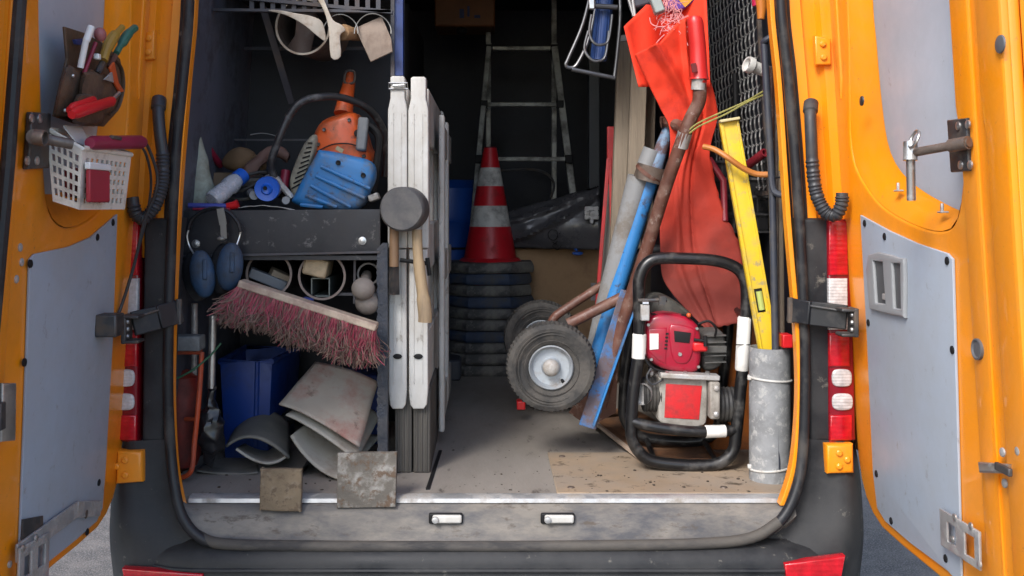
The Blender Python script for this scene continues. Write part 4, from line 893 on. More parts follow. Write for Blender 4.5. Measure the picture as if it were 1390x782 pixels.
# ================================================================= middle of the cargo space
m_conered = mat('cone_red', (.55, .012, .022), .42, var=.12, dirt=(.26, .03, .03), damt=.34, ds=14)
m_conewhite = mat('cone_white', (.66, .65, .62), .5, var=.1, dirt=(.26, .25, .24), damt=.40, ds=12)
m_base1 = mat('cone_rubber', (.06, .06, .06), .7, var=.35, vs=10, dirt=(.19, .18, .16), damt=.44, ds=9, d2=(.16, .155, .14), d2amt=.28, d2s=30, bump=.25, bs=60)
m_base2 = mat('cone_rubber_blue', (.022, .040, .085), .65, var=.35, vs=10, dirt=(.07, .07, .07), damt=.44, ds=9, bump=.25, bs=60)
CC = Vector((.0, 2.06, FLOOR)); NB = 10; HB = .0505
ordn = ['topmost', 'second', 'third', 'fourth', 'fifth', 'sixth', 'seventh', 'eighth', 'ninth', 'lowest']
def cone_base(b, c, w, h):
    oc = []
    for sx, sy in ((1, 1), (-1, 1), (-1, -1), (1, -1)):
        k = w / 2; q = .26 * w
        oc += [(sx * k, sy * (k - q)), (sx * (k - q), sy * k)] if sx * sy > 0 else [(sx * (k - q), sy * k), (sx * k, sy * (k - q))]
    loops = []
    for zz, sc in ((0, .97), (h * .25, 1), (h * .7, .99), (h, .95)):
        loops.append([c + Vector((x * sc, y * sc, zz)) for x, y in oc])
    b.loft(loops, caps=False)
    b._f([b.bm.verts.new(p) for p in loops[0][::-1]])
    inner = [c + Vector((.13 * math.cos(a), .13 * math.sin(a), h)) for a in [6.28318 * i / 8 + .3927 for i in range(8)]]
    b.loft([loops[-1], inner])
for i in range(NB):
    k = NB - 1 - i                                     # k = 0 is the top one
    dx, dy = random.uniform(-.013, .013), random.uniform(-.008, .008)
    c = CC + Vector((dx - .006 + .004 * k * 0, dy, i * HB))
    lab = 'red and white striped traffic cone on top of the cone stack' if k == 0 else ('black rubber cone base, %s from the top of the cone stack' % ordn[k] if k < NB - 1 else 'black rubber cone base, lowest of the cone stack on the floor')
    t = thing('traffic_cone', lab, 'traffic cone', c, 'stacked traffic cones')
    b = B(); cone_base(b, c, .395 + random.uniform(-.014, .014), HB * .92)
    b.obj('base', m_base2 if k in (1, 3, 6) else m_base1, t, bevel=.004, jit=.004, jf=12)
    H0 = HB * .92; HT = .52; r0, r1 = .124, .030
    rad = lambda z: r0 + (r1 - r0) * (z / HT)
    if k == 0:
        cuts = [(0, .16, 0), (.16, .255, 1), (.255, .345, 0), (.345, .43, 1), (.43, .52, 0)]
        for z0, z1, w in cuts:
            b = B(); b.lathe([(rad(z0), z0), (rad((z0 + z1) / 2), (z0 + z1) / 2), (rad(z1), z1)], c + Vector((0, 0, H0 - .002)), n=40)
            b.obj('white_band' if w else 'red_band', m_conewhite if w else m_conered, t, smooth=60)
        b = B(); b.lathe([(.145, -.002), (.136, .010), (.127, .016)], c + Vector((0, 0, H0)), n=40); b.obj('cone_collar', m_conered, t)
        b = B(); b.lathe([(r1, 0), (r1 * .95, .006), (r1 * .6, .006), (r1 * .6, -.03)], c + Vector((0, 0, H0 + HT - .002)), n=24); b.obj('tip_ring', mat('dark_tip', (.12, .01, .015), .5), t)
    else:
        b = B(); b.lathe([(rad(0) - .004, 0), (rad(.03) - .004, .008)], c + Vector((0, 0, H0 - .004)), n=24); b.obj('cone_collar', m_conered, t)

# step ladder at the back
m_lad = mat('dull_ladder', (.36, .36, .33), .5, metal=.3, var=.2, dirt=(.09, .085, .08), damt=.42)
t = thing('step_ladder', 'grey metal step ladder standing at the back of the cargo space', 'ladder', (.15, 2.45, FLOOR))
for (x0, y0, Y0, x1, y1, Y1, w) in ((663, -60, 2.45, 663, 400, 2.45, 7), (752, -60, 2.45, 752, 400, 2.45, 7), (664, 60, 2.40, 640, 320, 2.15, 7), (752, 60, 2.40, 786, 330, 2.15, 9)):
    b = B(); b.bar(P(x0, y0, Y0), P(x1, y1, Y1), M_(w, 2.4), .03); b.obj('stile', m_lad, t, bevel=.003)
for (y, xa, xb, Y) in ((66, 664, 752, 2.40), (142, 657, 760, 2.32), (216, 650, 772, 2.22), (-12, 664, 752, 2.42)):
    b = B(); b.bar(P(xa, y, Y), P(xb, y, Y), M_(5.5, 2.3), .03); b.obj('rung', m_lad, t, bevel=.003)
    for x in (xa, xb): b = B(); b.box(P(x, y, Y - .004), (M_(10, 2.3), .03, M_(11, 2.3))); b.obj('rung_socket', m_blackmat, t, bevel=.003)
b = B(); b.tube(cr([P(680, 232, 2.2), P(720, 230, 2.2), P(742, 236, 2.2), P(752, 250, 2.2), P(748, 268, 2.2)], 6), .006, 8); b.obj('stay_wire', m_dsteel, t)
# posts and wall rail behind
b = B(); b.bar(P(806, 60, 2.55), P(806, 400, 2.55), M_(15, 2.55), .04); tag(b.obj('rack_post', mat('rack_grey', (.06, .065, .075), .5, var=.2), bevel=.004), 'dark grey upright rack post right of the ladder', 'post')
# blue drum at the back left
t = thing('blue_drum', 'dark blue plastic drum in the gloom behind the barriers', 'drum', (-.22, 2.45, FLOOR))
b = B(); b.lathe([(.20, 0), (.225, .02), (.225, .30), (.235, .32), (.225, .34), (.225, .66), (.235, .68), (.225, .70), (.215, .84), (.17, .88)], (-.23, 2.45, FLOOR), n=40, cap1=True); b.obj('drum_body', mat('deep_blue', (.008, .06, .30), .4, var=.15), t)
b = B(); b.tube([(-.23 + .235 * math.cos(a), 2.45 + .235 * math.sin(a), FLOOR + .55) for a in [6.283 * i / 30 for i in range(30)]], .006, 6, closed=True); b.obj('drum_strap', m_blackmat, t)
t = thing('low_block', 'dark blue grey block on the floor between barrier and cone stack', 'block', (-.17, 1.75, FLOOR))
b = B(); b.box((-.175, 1.95, FLOOR + .045), (.10, .4, .09)); b.obj('block_body', mat('slate', (.05, .055, .07), .6, var=.2), t, bevel=.012)
# box hanging near the roof
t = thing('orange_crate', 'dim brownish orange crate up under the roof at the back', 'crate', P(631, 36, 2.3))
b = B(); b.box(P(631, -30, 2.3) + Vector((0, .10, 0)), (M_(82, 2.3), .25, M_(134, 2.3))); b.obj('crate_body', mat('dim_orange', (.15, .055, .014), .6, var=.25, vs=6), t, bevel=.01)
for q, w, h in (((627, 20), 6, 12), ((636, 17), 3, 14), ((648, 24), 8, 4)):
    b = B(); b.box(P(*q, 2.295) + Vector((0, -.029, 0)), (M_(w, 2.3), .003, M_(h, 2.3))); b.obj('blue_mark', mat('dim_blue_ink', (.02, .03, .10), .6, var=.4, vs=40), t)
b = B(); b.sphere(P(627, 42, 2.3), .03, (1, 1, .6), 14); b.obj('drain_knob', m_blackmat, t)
b = B(); b.box((-.45, 1.6, 2.05), (.30, .8, .3)); tag(b.obj('black_case', m_blackmat, bevel=.02), 'black case in the dark behind the blue shelf upright', 'case')
# cardboard box with plastic sheeting on it
m_card = mat('cardboard', (.38, .24, .13), .8, var=.12, vs=5, dirt=(.24, .145, .085), damt=.38, ds=5)
t = thing('cardboard_box', 'brown cardboard box on the floor behind the hand truck wheels', 'box', (.27, 2.25, FLOOR))
xa, xb = P(690, 0, 2.15).x, P(826, 0, 2.15).x; zt = P(0, 338, 2.15).z
b = B(); b.box(((xa + xb) / 2, 2.33, (FLOOR + zt) / 2), (xb - xa, .36, zt - FLOOR)); b.obj('carton', m_card, t, bevel=.004, jit=.003, jf=6)
b = B(); zf = P(0, 391, 2.15).z; b.box(((xa + xb) / 2, 2.149, zf - .06), (xb - xa - .01, .004, .12)); b.obj('flap', m_card, t)
b = B(); b.box(P(808, 396, 2.142), (M_(12, 2.1), .002, M_(24, 2.1))); b.obj('printed_label', mat('pale_label', (.36, .36, .40), .6, var=.3, vs=60), t)
m_bag = mat('black_sheeting', (.085, .085, .095), .22, var=.3, vs=8, dirt=(.08, .08, .09), damt=.4, ds=6)
rows = []
tl, tr, br, bl = P(686, 288, 2.12), P(812, 253, 2.05), P(815, 340, 2.02), P(688, 336, 2.10)
for i in range(25):
    v = i / 24; row = []
    for j in range(33):
        w = j / 32; p = tl.lerp(tr, w).lerp(bl.lerp(br, w), v)
        ridge = math.exp(-((v - .30 + .25 * w) / .06) ** 2) * .022 + math.exp(-((v - .85 + .75 * w) / .05) ** 2) * .03
        row.append(p + Vector((0, -.05 * math.sin(v * 3.14) - ridge + .018 * noise.noise(p * 9), .006 * noise.noise(p * 14 + Vector((5, 0, 0))))))
    rows.append(row)
b = B(); b.grid(rows)
bag = tag(b.obj('plastic_sheeting', m_bag, solid=.003, smooth=50), 'creased black plastic sheeting lying over the cardboard box', 'plastic sheet')
b = B(); inkY = 1.985
for st in ([(748, 312), (744, 317), (746, 324), (753, 326), (757, 320), (755, 313), (748, 312)], [(750, 329), (756, 332)], [(760, 316), (759, 318)], [(757, 327), (750, 334), (757, 339), (762, 333)]):
    b.tube(cr([P(x, y, inkY) for x, y in st], 4), .0022, 6)
o = b.obj('ink_scrawl', m_blackmat, bag)
b = B()
for i in range(3):
    for j in range(3): b.box(P(797 + 6 * j, 283 + 6 * i, 1.95) + Vector((0, random.uniform(-.008, .008), 0)), (M_(7, 2), .02, M_(6, 2)))
b.box(P(803, 300, 1.95), (M_(5, 2), .012, M_(8, 2))); tag(b.obj('white_packet', mat('white_foil', (.66, .66, .66), .4, var=.1), bevel=.004, jit=.004, jf=50), 'small white plug shaped packet on the black sheeting', 'packet')
b = B(); b.tube(cr([P(774, 332, 2.05), P(779, 337, 2.04), P(784, 340, 2.03)], 4), .006, 8); b.sphere(P(784, 344, 2.03), .016, (1.6, .8, .6), 12); tag(b.obj('blue_clip', mat('clip_blue', (.02, .10, .45), .4)), 'small bright blue plastic clip on the cardboard box edge', 'clip')
# red thing peeping out below the wheel
b = B(); b.box(P(707, 549, .95), (.03, .05, .03)); tag(b.obj('red_chock', mat('bright_red', (.55, .012, .016), .38, var=.1), bevel=.004), 'small red block on the floor just left of the front wheel', 'block')

# ================================================================= hand truck
m_tyre = mat('dusty_tyre', (.030, .029, .028), .8, var=.3, vs=14, dirt=(.075, .068, .06), damt=.46, ds=16, bump=.25, bs=80)
m_rimg = mat('grey_rim', (.34, .37, .40), .4, metal=.3, var=.12, dirt=(.20, .17, .14), damt=.36, ds=16)
m_rustp = mat('rusty_brown_paint', (.105, .042, .028), .5, var=.3, vs=14, dirt=(.17, .10, .075), damt=.38, ds=18, d2=(.26, .20, .17), d2amt=.27, d2s=40)
m_bluep = mat('blue_truck_paint', (.045, .145, .34), .45, var=.25, dirt=(.11, .075, .065), damt=.47, ds=12, soft=.06, d2=(.11, .045, .03), d2amt=.30, d2s=35)
m_bluec = mat('clean_blue_paint', (.03, .185, .46), .42, var=.12, dirt=(.06, .10, .17), damt=.38, ds=14, d2=(.05, .03, .02), d2amt=.26, d2s=30)
truck = thing('hand_truck', 'blue and rust brown two wheeled hand truck with pneumatic tyres', 'hand truck', (.30, .5, FLOOR))
wc = P(748, 497, .39); r = M_(61, .39)
def wheel(c):
    def tread(rr, h, a, j, ip):
        return rr + (.0016 * (1 if (j + (1 if h > 0 else 0)) % 2 else -1) if ip in (4, 5, 6, 7, 8) else 0)
    pr = [(.46, .010), (.50, .024), (.66, .034), (.86, .038), (.955, .033), (.99, .018), (1.0, 0), (.99, -.018), (.955, -.033), (.86, -.038), (.66, -.034), (.50, -.024), (.46, -.010)]
    b = B(); b.lathe([(q[0] * r, q[1]) for q in pr], c, (0.06, 1, 0), n=120, mod=tread); w = b.obj('wheel', m_tyre, truck, smooth=25)
    for rr in (.60, .74, .80):
        b = B(); b.tube([c + Vector((math.cos(a) * rr * r, -.0365 - .002 * rr, math.sin(a) * rr * r)) for a in [6.28318 * i / 48 for i in range(48)]], .0016, 6, closed=True); b.obj('sidewall_rib', m_tyre, w)
    b = B(); b.lathe([(.495 * r, -.030), (.47 * r, -.034), (.44 * r, -.028), (.40 * r, -.012), (.22 * r, -.010), (.19 * r, -.020), (.19 * r, -.028)], c, (0.06, 1, 0), n=40); b.obj('rim', m_rimg, w, smooth=50)
    b = B(); b.lathe([(.19 * r, -.024), (.185 * r, -.038), (.14 * r, -.046), (.06 * r, -.050)], c, (0.06, 1, 0), n=24, cap1=True); b.obj('hub_cap', m_alu, w, smooth=50)
    b = B(); b.cyl(c + Vector((.24 * r, -.012, -.30 * r)), c + Vector((.26 * r, -.028, -.32 * r)), .005, n=8); b.obj('valve', m_blackmat, w)
wheel(wc); wc2 = wc + Vector((.0, .56, .01)); wheel(wc2)
b = B(); b.cyl(wc, wc2, .010, n=12); b.obj('axle', m_brownsteel, truck)
# side plates (painted angle iron)
b = B(); a0, a1 = P(800, 580, .40), P(857, 396, .40)
b.bar(a0 + Vector((-.006, .0, 0)), a1 + Vector((-.006, 0, 0)), M_(24, .4), .006); b.obj('side_plate', m_bluep, truck, bevel=.002)
b = B(); b.bar(P(805, 577, .398), P(868, 398, .398), .006, .045); b.obj('plate_flange', m_bluec, truck, bevel=.0015)
b = B(); b.bar(P(815, 560, .86), P(866, 400, .86), M_(20, .86), .006); b.obj('side_plate', m_rustp, truck)
# axle stays
b = B(); b.tube(cr([P(748, 440, .60), P(752, 432, .60), P(764, 422, .60), P(822, 384, .62)], 5), M_(6, .6), 12); b.obj('axle_stay', m_rustp, truck)
b = B(); b.tube([P(771, 440, .42), P(852, 400, .42)], M_(7.5, .42), 12); b.obj('axle_stay', m_rustp, truck)
# main rail bent up into the red grip
rail = cr([P(815, 552, .44), P(845, 440, .40), P(877, 340, .36), P(905, 250, .31), P(930, 180, .26), P(938, 160, .25), P(948, 140, .24), P(950, 125, .235), P(949, 108, .23)], 6)
b = B(); b.tube(rail, M_(9, .32), 14); b.obj('main_rail', m_rustp, truck)
b = B(); b.tube([P(948, 122, .233), P(949, 106, .23)], M_(10, .24), 14); b.obj('chrome_sleeve', m_alu, truck)
b = B(); b.tube([P(924, 200, .275), P(930, 180, .262)], M_(10, .27), 14); b.obj('chrome_sleeve', m_alu, truck)
m_grip = mat('red_grip', (.52, .022, .020), .34, var=.06)
b = B(); b.tube([P(949, 108, .228), P(949, 104, .228), P(947, 60, .222), P(944, 32, .218), P(943, 26, .217), P(943, 23, .217)], [M_(13, .23), M_(12, .23), M_(11, .23), M_(11, .23), M_(10, .23), M_(8, .23)], 16); gp = b.obj('grip', m_grip, truck)
b = B(); b.bar(P(943, 98, .199), P(941, 86, .198), M_(7, .2), .004); b.obj('grip_slot', mat('slot_red', (.12, .008, .008), .5), gp)
b = B(); b.lathe([(.017, 0), (.019, .004), (.019, .01), (.017, .012)], P(950, 108, .23), (0, 0, -1), n=20); b.obj('grip_collar', m_grip, gp)
# far rail with grey sleeve, clamp and top tube
b = B(); b.tube([P(800, 520, .52), P(832, 410, .50), P(884, 240, .46)], M_(11, .48), 14); b.obj('far_rail', m_bluec, truck)
b = B(); b.tube([P(886, 240, .46), P(900, 195, .45), P(910, 165, .44)], [M_(11, .46), M_(9, .46), M_(6, .45)], 12); b.obj('far_rail_top', mat('chipped_blue', (.13, .20, .30), .5, var=.2, dirt=(.10, .045, .035), damt=.48, ds=18, soft=.05), truck)
b = B(); b.tube([P(897, 166, .43), P(905, 165, .43), P(925, 172, .36), P(932, 180, .28)], M_(8, .4), 10); b.obj('cross_tube', m_rustp, truck)
b = B(); b.tube([P(880, 246, .455), P(886, 226, .45)], M_(21, .45), 18); b.obj('clamp_band', m_brownsteel, truck)
b = B(); b.tube([P(881, 238, .455), P(884, 234, .452)], M_(22.5, .45), 18); b.obj('clamp_band', m_rustp, truck)
for (x, y, Y) in ((862, 392, .39), (855, 408, .395)):
    b = B(); b.sphere(P(x, y, Y), .014, (1, .7, 1), 10); b.obj('weld_joint', m_bluep, truck, jit=.003, jf=80)
# toe plate on the floor
pl = [P(872, 631, .36), P(773, 559, 1.04), P(868, 548, 1.06), P(985, 617, .40)]
pl = [Vector((p.x, p.y, FLOOR + .012 + (.035 if i in (0, 1) else .0) * (.0 if i == 0 else 1))) for i, p in enumerate(pl)]
b = B(); b.prism(pl, (0, 0, -.006)); b.obj('toe_plate', mat('rusty_plate', (.22, .105, .05), .7, var=.3, vs=8, dirt=(.13, .075, .05), damt=.42, ds=9), truck)
b = B(); b.bar(pl[0] + Vector((0, 0, .002)), pl[1] + Vector((0, 0, .002)), .010, .010, (0, 0, 1)); b.obj('toe_plate_edge', mat('worn_edge', (.36, .28, .22), .5, var=.2), truck)
b = B(); b.prism([P(772, 560, .70), P(796, 530, .62), P(840, 470, .58), P(836, 560, .60), P(800, 580, .62)], (0, .006, 0)); b.obj('gusset', m_rustp, truck)
# grey plastic pipe lying along the far rail
t = thing('plastic_pipe', 'thick grey plastic pipe leaning beside the blue rail of the hand truck', 'pipe', P(808, 520, .50))
b = B(); b.tube([P(806, 500, .56), P(823, 420, .53), P(868, 240, .47)], M_(16, .5), 20); b.obj('pipe_body', m_greypvc, t)
b = B(); b.tube([P(877, 226, .465), P(886, 203, .46)], M_(13, .46), 18); b.obj('pipe_socket', m_greypvc, t)
b = B(); b.tube([P(810, 476, .545), P(811, 472, .545)], M_(17.5, .55), 20); b.obj('black_ring', m_blackmat, t)
# folded frame with blue tubes hanging at top
m_fr = mat('chromed_dark', (.13, .13, .135), .3, metal=.7, var=.2)
t = thing('hanging_rack', 'dark folded tubular frame with blue roll hanging from the roof', 'rack', P(805, 105, .55))
YR = .55
for pth in ([(806, -30), (792, 30), (772, 78), (768, 88), (774, 92), (784, 86), (800, 50), (812, -10)], [(840, -30), (842, 20), (838, 70), (834, 104)]):
    b = B(); b.tube(cr([P(x, y, YR) for x, y in pth], 5), M_(2.6, YR), 10); b.obj('frame_tube', m_fr, t)
b = B(); b.tube([P(776, 94, YR), P(835, 106, YR)], M_(3, YR), 10); b.obj('frame_bar', m_fr, t)
for dy, sx in ((0, 1.), (22, .95)):
    b = B(); b.tube(cr([P(803 - dy * .2, 20 + dy, YR - .06), P(800 - dy * .3, 44 + dy, YR - .06), P(806 - dy * .2, 58 + dy, YR - .065), P(816 - dy * .2, 61 + dy, YR - .065), P(826 - dy * .2, 54 + dy, YR - .06), P(831 - dy * .2, 20 + dy, YR - .06)], 6), M_(2, YR), 10); b.obj('hook_loop', m_fr, t)
b = B(); b.tube([P(802, 8, YR - .05), P(838, 10, YR - .05)], M_(3.5, YR), 10); b.obj('cross_bar', m_fr, t)
b = B(); b.box(P(803, 6, YR - .06), (M_(8, YR), .02, M_(14, YR))); b.obj('clamp', m_steel, t, bevel=.003)
mb_ = mat('blue_roll', (.02, .055, .19), .5, var=.2, dirt=(.03, .05, .09), damt=.4)
b = B(); b.tube([P(823, -40, YR), P(819, 20, YR), P(812, 82, YR)], [M_(13, YR), M_(12, YR), M_(11, YR)], 20); rl = b.obj('blue_roll', mb_, t)
for i in range(6):
    x = 810 + i * 3.4; b = B(); b.tube([P(x + 3, -20, YR - M_(11.5, YR)), P(x - 4, 78, YR - M_(10.5, YR))], .0016, 6); b.obj('roll_crease', mb_, rl)
# wooden planks
PLANKS = []
for (x0, x1, y0, y1, Y, X2, lab) in ((840, 860, 50, 520, .72, -18, 'grey weathered plank nearest the ladder, in the bundle behind the red sheet'), (858, 880, 62, 520, .66, -16, 'middle weathered plank of the bundle behind the red sheet'), (878, 892, 72, 520, .74, -12, 'right weathered plank of the bundle behind the red sheet')):
    t = B(); t.prism([P(x0, y0, Y), P(x1, y0 + 2, Y), P(x1 + X2, y1, Y - .04), P(x0 + X2, y1, Y - .04)], (0, .035, 0))
    PLANKS.append(tag(t.obj('plank', m_oldwood, bevel=.003, jit=.002, jf=10), lab, 'plank', 'weathered planks'))
b = B(); b.prism([P(842, 48, .715), P(858, 46, .715), P(858, 54, .715), P(842, 56, .715)], (0, .03, 0)); b.obj('end_cap', m_alu, PLANKS[0])
m_rr = mat('dull_red_paint', (.32, .02, .022), .5, var=.2, dirt=(.13, .03, .03), damt=.38)
b = B(); b.bar(P(829, 172, .85), P(829, 240, .85), M_(10, .85), .02); tag(b.obj('red_tool', m_rr, bevel=.003), 'short red box shaped tool left of the weathered planks', 'tool')
b = B(); b.bar(P(826, 215, .80), P(809, 430, .80), M_(5, .8), .012); b.bar(P(828, 215, .80), P(832, 400, .80), M_(4, .8), .010); tag(b.obj('red_tripod', m_rr, bevel=.002), 'thin dark red legs of a folded stand left of the planks', 'stand')
b = B(); b.prism([P(822, 250, .83), P(828, 250, .83), P(834, 410, .83), P(812, 410, .83)], (0, .01, 0)); tag(b.obj('pale_board', mat('pale_board', (.20, .19, .17), .7, var=.2)), 'narrow pale board between the legs of the red stand', 'board')
# ================================================================= right side of the cargo space
# ---------------------------------------------------------------- red sheet
Lp = [(861, 74, .35), (872, 98, .36), (884, 122, .37), (896, 146, .38), (908, 172, .39), (909, 205, .40), (902, 240, .41), (897, 290, .42), (896, 335, .43), (898, 372, .43), (912, 398, .42), (935, 424, .40), (957, 446, .38)]
Rp = [(950, 38, .40), (956, 70, .41), (963, 105, .42), (971, 135, .42), (974, 160, .42), (967, 188, .41), (964, 215, .40), (970, 250, .40), (980, 285, .40), (994, 315, .40), (1004, 345, .40), (1007, 390, .40), (1004, 440, .38)]
lc, rc = cr([P(*q) for q in Lp], 6), cr([P(*q) for q in Rp], 6)
def crease(x, w): return max(0., 1 - abs(x) / w)
rows = []; NW = 48
for i, (a, c) in enumerate(zip(lc, rc)):
    v = i / (len(lc) - 1); row = []
    for j in range(NW + 1):
        w = j / NW; p = a.lerp(c, w)
        up = max(0, 1 - v / .36); lo = 1 - up
        # slanting top edge of the front flap
        if v < .12: p.z += (.05 * (w - .35) / .35 if w < .62 else .038) * (1 - v / .12) - .0 if w > .3 else 0
        y = -.060 * up * math.sin(math.pi * min(1, w * 1.1)) ** .8
        y -= .030 * crease(w - .26 - .9 * v, .10) * (.05 + up) + .020 * crease(w - .70 + .6 * v, .07) * (.4 + up) + .004 * crease(w - .5 + .35 * v, .05) * lo
        y += .012 * crease(w - .86 + .5 * v, .05) + .003 * crease(w - .20 - .25 * v, .04) * lo
        n1 = noise.noise(p * 11); n2 = noise.noise(p * 27 + Vector((3, 1, 7)))
        q = p + Vector((0, y + .010 * n1 + .004 * n2, 0))
        if v > .5 and j == NW: q.x += .006 * noise.noise(p * 60) + .004
        if i == len(lc) - 1: q.z += .004 * noise.noise(p * 70)
        row.append(q)
    rows.append(row)
b = B(); b.grid(rows)
# the inner layer of the rolled sheet, seen in the mouth of the fold
ib = []
for i in range(17):
    v = i / 16; row = []
    for j in range(21):
        w = j / 20; yt = -24 + (34 if w < .08 else 34 - 60 * min(1, (w - .08) / .35)) * (1 if w < .5 else 0)
        x = 847 + 6 * v + (958 - 847) * w + 14 * v * (1 - w); y_ = max(-24, 36 - 110 * w) * (1 - v) + 118 * v
        row.append(P(x, y_, .36 + .10 * math.sin(math.pi * w) + .012 * math.sin(w * 14 + 2 * v)))
    ib.append(row)
b.grid(ib)
m_redsheet = mat('red_tarpaulin', (.80, .055, .024), .75, spec=.2, var=.08, vs=9, dirt=(.58, .04, .025), damt=.36, ds=12, bump=.12, bs=45)
# the lower end is soiled grey: dirt grows towards the hem of the sheet
nt_ = m_redsheet.node_tree; N = nt_.nodes; bs_ = N['Principled BSDF']; src = bs_.inputs['Base Color'].links[0].from_socket
tc = N.new('ShaderNodeTexCoord'); sx = N.new('ShaderNodeSeparateXYZ'); nt_.links.new(tc.outputs['Object'], sx.inputs[0])
nz = N.new('ShaderNodeTexNoise'); nz.inputs['Scale'].default_value = 9; nz.inputs['Detail'].default_value = 7; nt_.links.new(tc.outputs['Object'], nz.inputs['Vector'])
ma = N.new('ShaderNodeMath'); ma.operation = 'MULTIPLY_ADD'; nt_.links.new(nz.outputs['Fac'], ma.inputs[0]); ma.inputs[1].default_value = -.42; nt_.links.new(sx.outputs['Z'], ma.inputs[2])
mr = N.new('ShaderNodeMapRange'); nt_.links.new(ma.outputs[0], mr.inputs[0]); mr.inputs[1].default_value = .48; mr.inputs[2].default_value = -.04; mr.inputs[3].default_value = 0; mr.inputs[4].default_value = .85
mx = N.new('ShaderNodeMix'); mx.data_type = 'RGBA'; nt_.links.new(mr.outputs[0], mx.inputs[0]); nt_.links.new(src, mx.inputs[6]); mx.inputs[7].default_value = (.085, .032, .028, 1)
nt_.links.new(mx.outputs[2], bs_.inputs['Base Color'])
sheet = tag(b.obj('red_tarpaulin', m_redsheet, solid=.0025, smooth=80), 'bright red tarpaulin hanging in folds, soiled towards its lower end', 'tarpaulin')
m_fray = mat('pink_fray', (.70, .30, .30), .8, var=.3, vs=60)
b = B()
for i in range(90):
    p = P(random.uniform(898, 922), random.uniform(-6, 42), .335); q = p + Vector((random.gauss(0, .012), random.gauss(-.004, .006), random.gauss(-.012, .012))); q2 = q + Vector((random.gauss(0, .012), 0, random.gauss(-.008, .01)))
    b.tube(cr([p, q, q2], 3), .0009, 4)
for st in ([(905, 38), (918, 40), (928, 50), (934, 62)], [(882, 24), (884, 32), (892, 36), (904, 36)], [(918, 32), (930, 36), (938, 38)], [(888, 64), (893, 56), (902, 47)]):
    b.tube(cr([P(x, y, .33) for x, y in st], 5), .0014, 5)
o = b.obj('frayed_threads', m_fray, sheet); o['kind'] = 'stuff'
b = B(); b.bar(P(882, -20, .34), P(896, 18, .325), M_(14, .34), .03); tag(b.obj('flat_tool', mat('sage_grey', (.25, .28, .27), .5, var=.1), bevel=.004), 'grey flat tool handle poking into the top of the red tarpaulin', 'handle')
b = B(); b.tube([P(848, -20, .42), P(860, 22, .42)], .004, 8); b.tube([P(856, -20, .42), P(862, 22, .42)], .0045, 8); tag(b.obj('thin_rods', m_alu), 'pair of thin metal rods standing in the top fold of the tarpaulin', 'rods')
t = thing('printed_bag', 'purple and yellow printed bag above the red tarpaulin', 'bag', P(920, 18, .40))
b = B(); b.prism([P(902, -30, .40), P(960, -30, .40), P(944, 0, .40), P(930, 12, .40), P(920, 15, .40), P(906, 12, .40)], (0, .05, 0)); b.obj('bag_body', mat('purple_print', (.11, .035, .28), .45, var=.3, vs=20), t, bevel=.006)
b = B(); b.prism([P(918, -4, .398), P(932, -20, .398), P(946, -6, .398), P(930, 10, .398)], (0, .004, 0)); b.obj('yellow_print', mat('yellow_orange_print', (.65, .28, .02), .45, var=.3, vs=30), t)
b = B(); b.box(P(868, -8, .45), (M_(34, .45), .05, M_(38, .45)), Matrix.Rotation(R(-14), 3, 'Y')); tag(b.obj('dark_case', mat('slate_plastic', (.06, .06, .075), .5), bevel=.008), 'dark grey plastic case end above the tarpaulin fold', 'case')
b = B(); b.prism([P(874, -20, .46), P(892, -20, .46), P(884, 2, .46), P(870, 18, .46)], (0, .02, 0)); tag(b.obj('blue_sheet', mat('violet_blue', (.05, .05, .34), .5)), 'violet blue sheet corner behind the top of the tarpaulin', 'sheet')

# ---------------------------------------------------------------- wire mesh on the right wall
t = thing('wire_mesh', 'crimped steel wire mesh panel on the right inner wall', 'mesh panel', (.80, .65, 1.50))
m_mesh = mat('mesh_wire', (.42, .42, .41), .4, metal=.5, var=.2)
b = B()
XW = lambda z: Xd(z) - .085
for i in range(14):
    y = .36 + .048 * i
    b.tube([(XW(z) + .003 * math.sin(k * math.pi / 2 * 1.0), y + .006 * math.sin(k * math.pi / 2), z) for k, z in enumerate([1.48 + .0105 * k for k in range(86)])], .0024, 5)
b.obj('vertical_wires', m_mesh, t, smooth=None)['kind'] = 'stuff'
b = B()
for i in range(21):
    z = 1.49 + .042 * i
    b.tube([(XW(z) - .003, y, z + .003 * math.sin(k * math.pi / 2)) for k, y in enumerate([.35 + .0105 * k for k in range(62)])], .0019, 5)
b.obj('horizontal_wires', m_mesh, t, smooth=None)['kind'] = 'stuff'
b = B(); b.bar((XW(2.4), .345, 2.40), (XW(1.47), .345, 1.47), .012, .012); b.bar((XW(1.47), .345, 1.47), (XW(1.47), 1.0, 1.47), .012, .012, (1, 0, 0)); b.obj('mesh_border', m_dsteel, t)
# white corrugated drain elbow stuck through the mesh
t = thing('drain_hose', 'white plastic drain hose end poking out of the wire mesh', 'hose', P(1018, 100, .42))
a, c = P(1014, 87, .30), P(1056, 103, .33)
b = B(); b.lathe([(.012, .012), (.017, .004), (.0175, -.001), (.022, -.002), (.0235, .003), (.0235, .016), (.017, .022), (.0165, .05)], a, (c - a), n=24); b.obj('hose_mouth', m_white, t)
pp = [a.lerp(c, .4 + .6 * i / 40) for i in range(41)]; b = B(); b.tube(pp, [.016 + .002 * math.sin(i * 1.6) for i in range(41)], 14); b.obj('hose_corrugation', m_white, t)
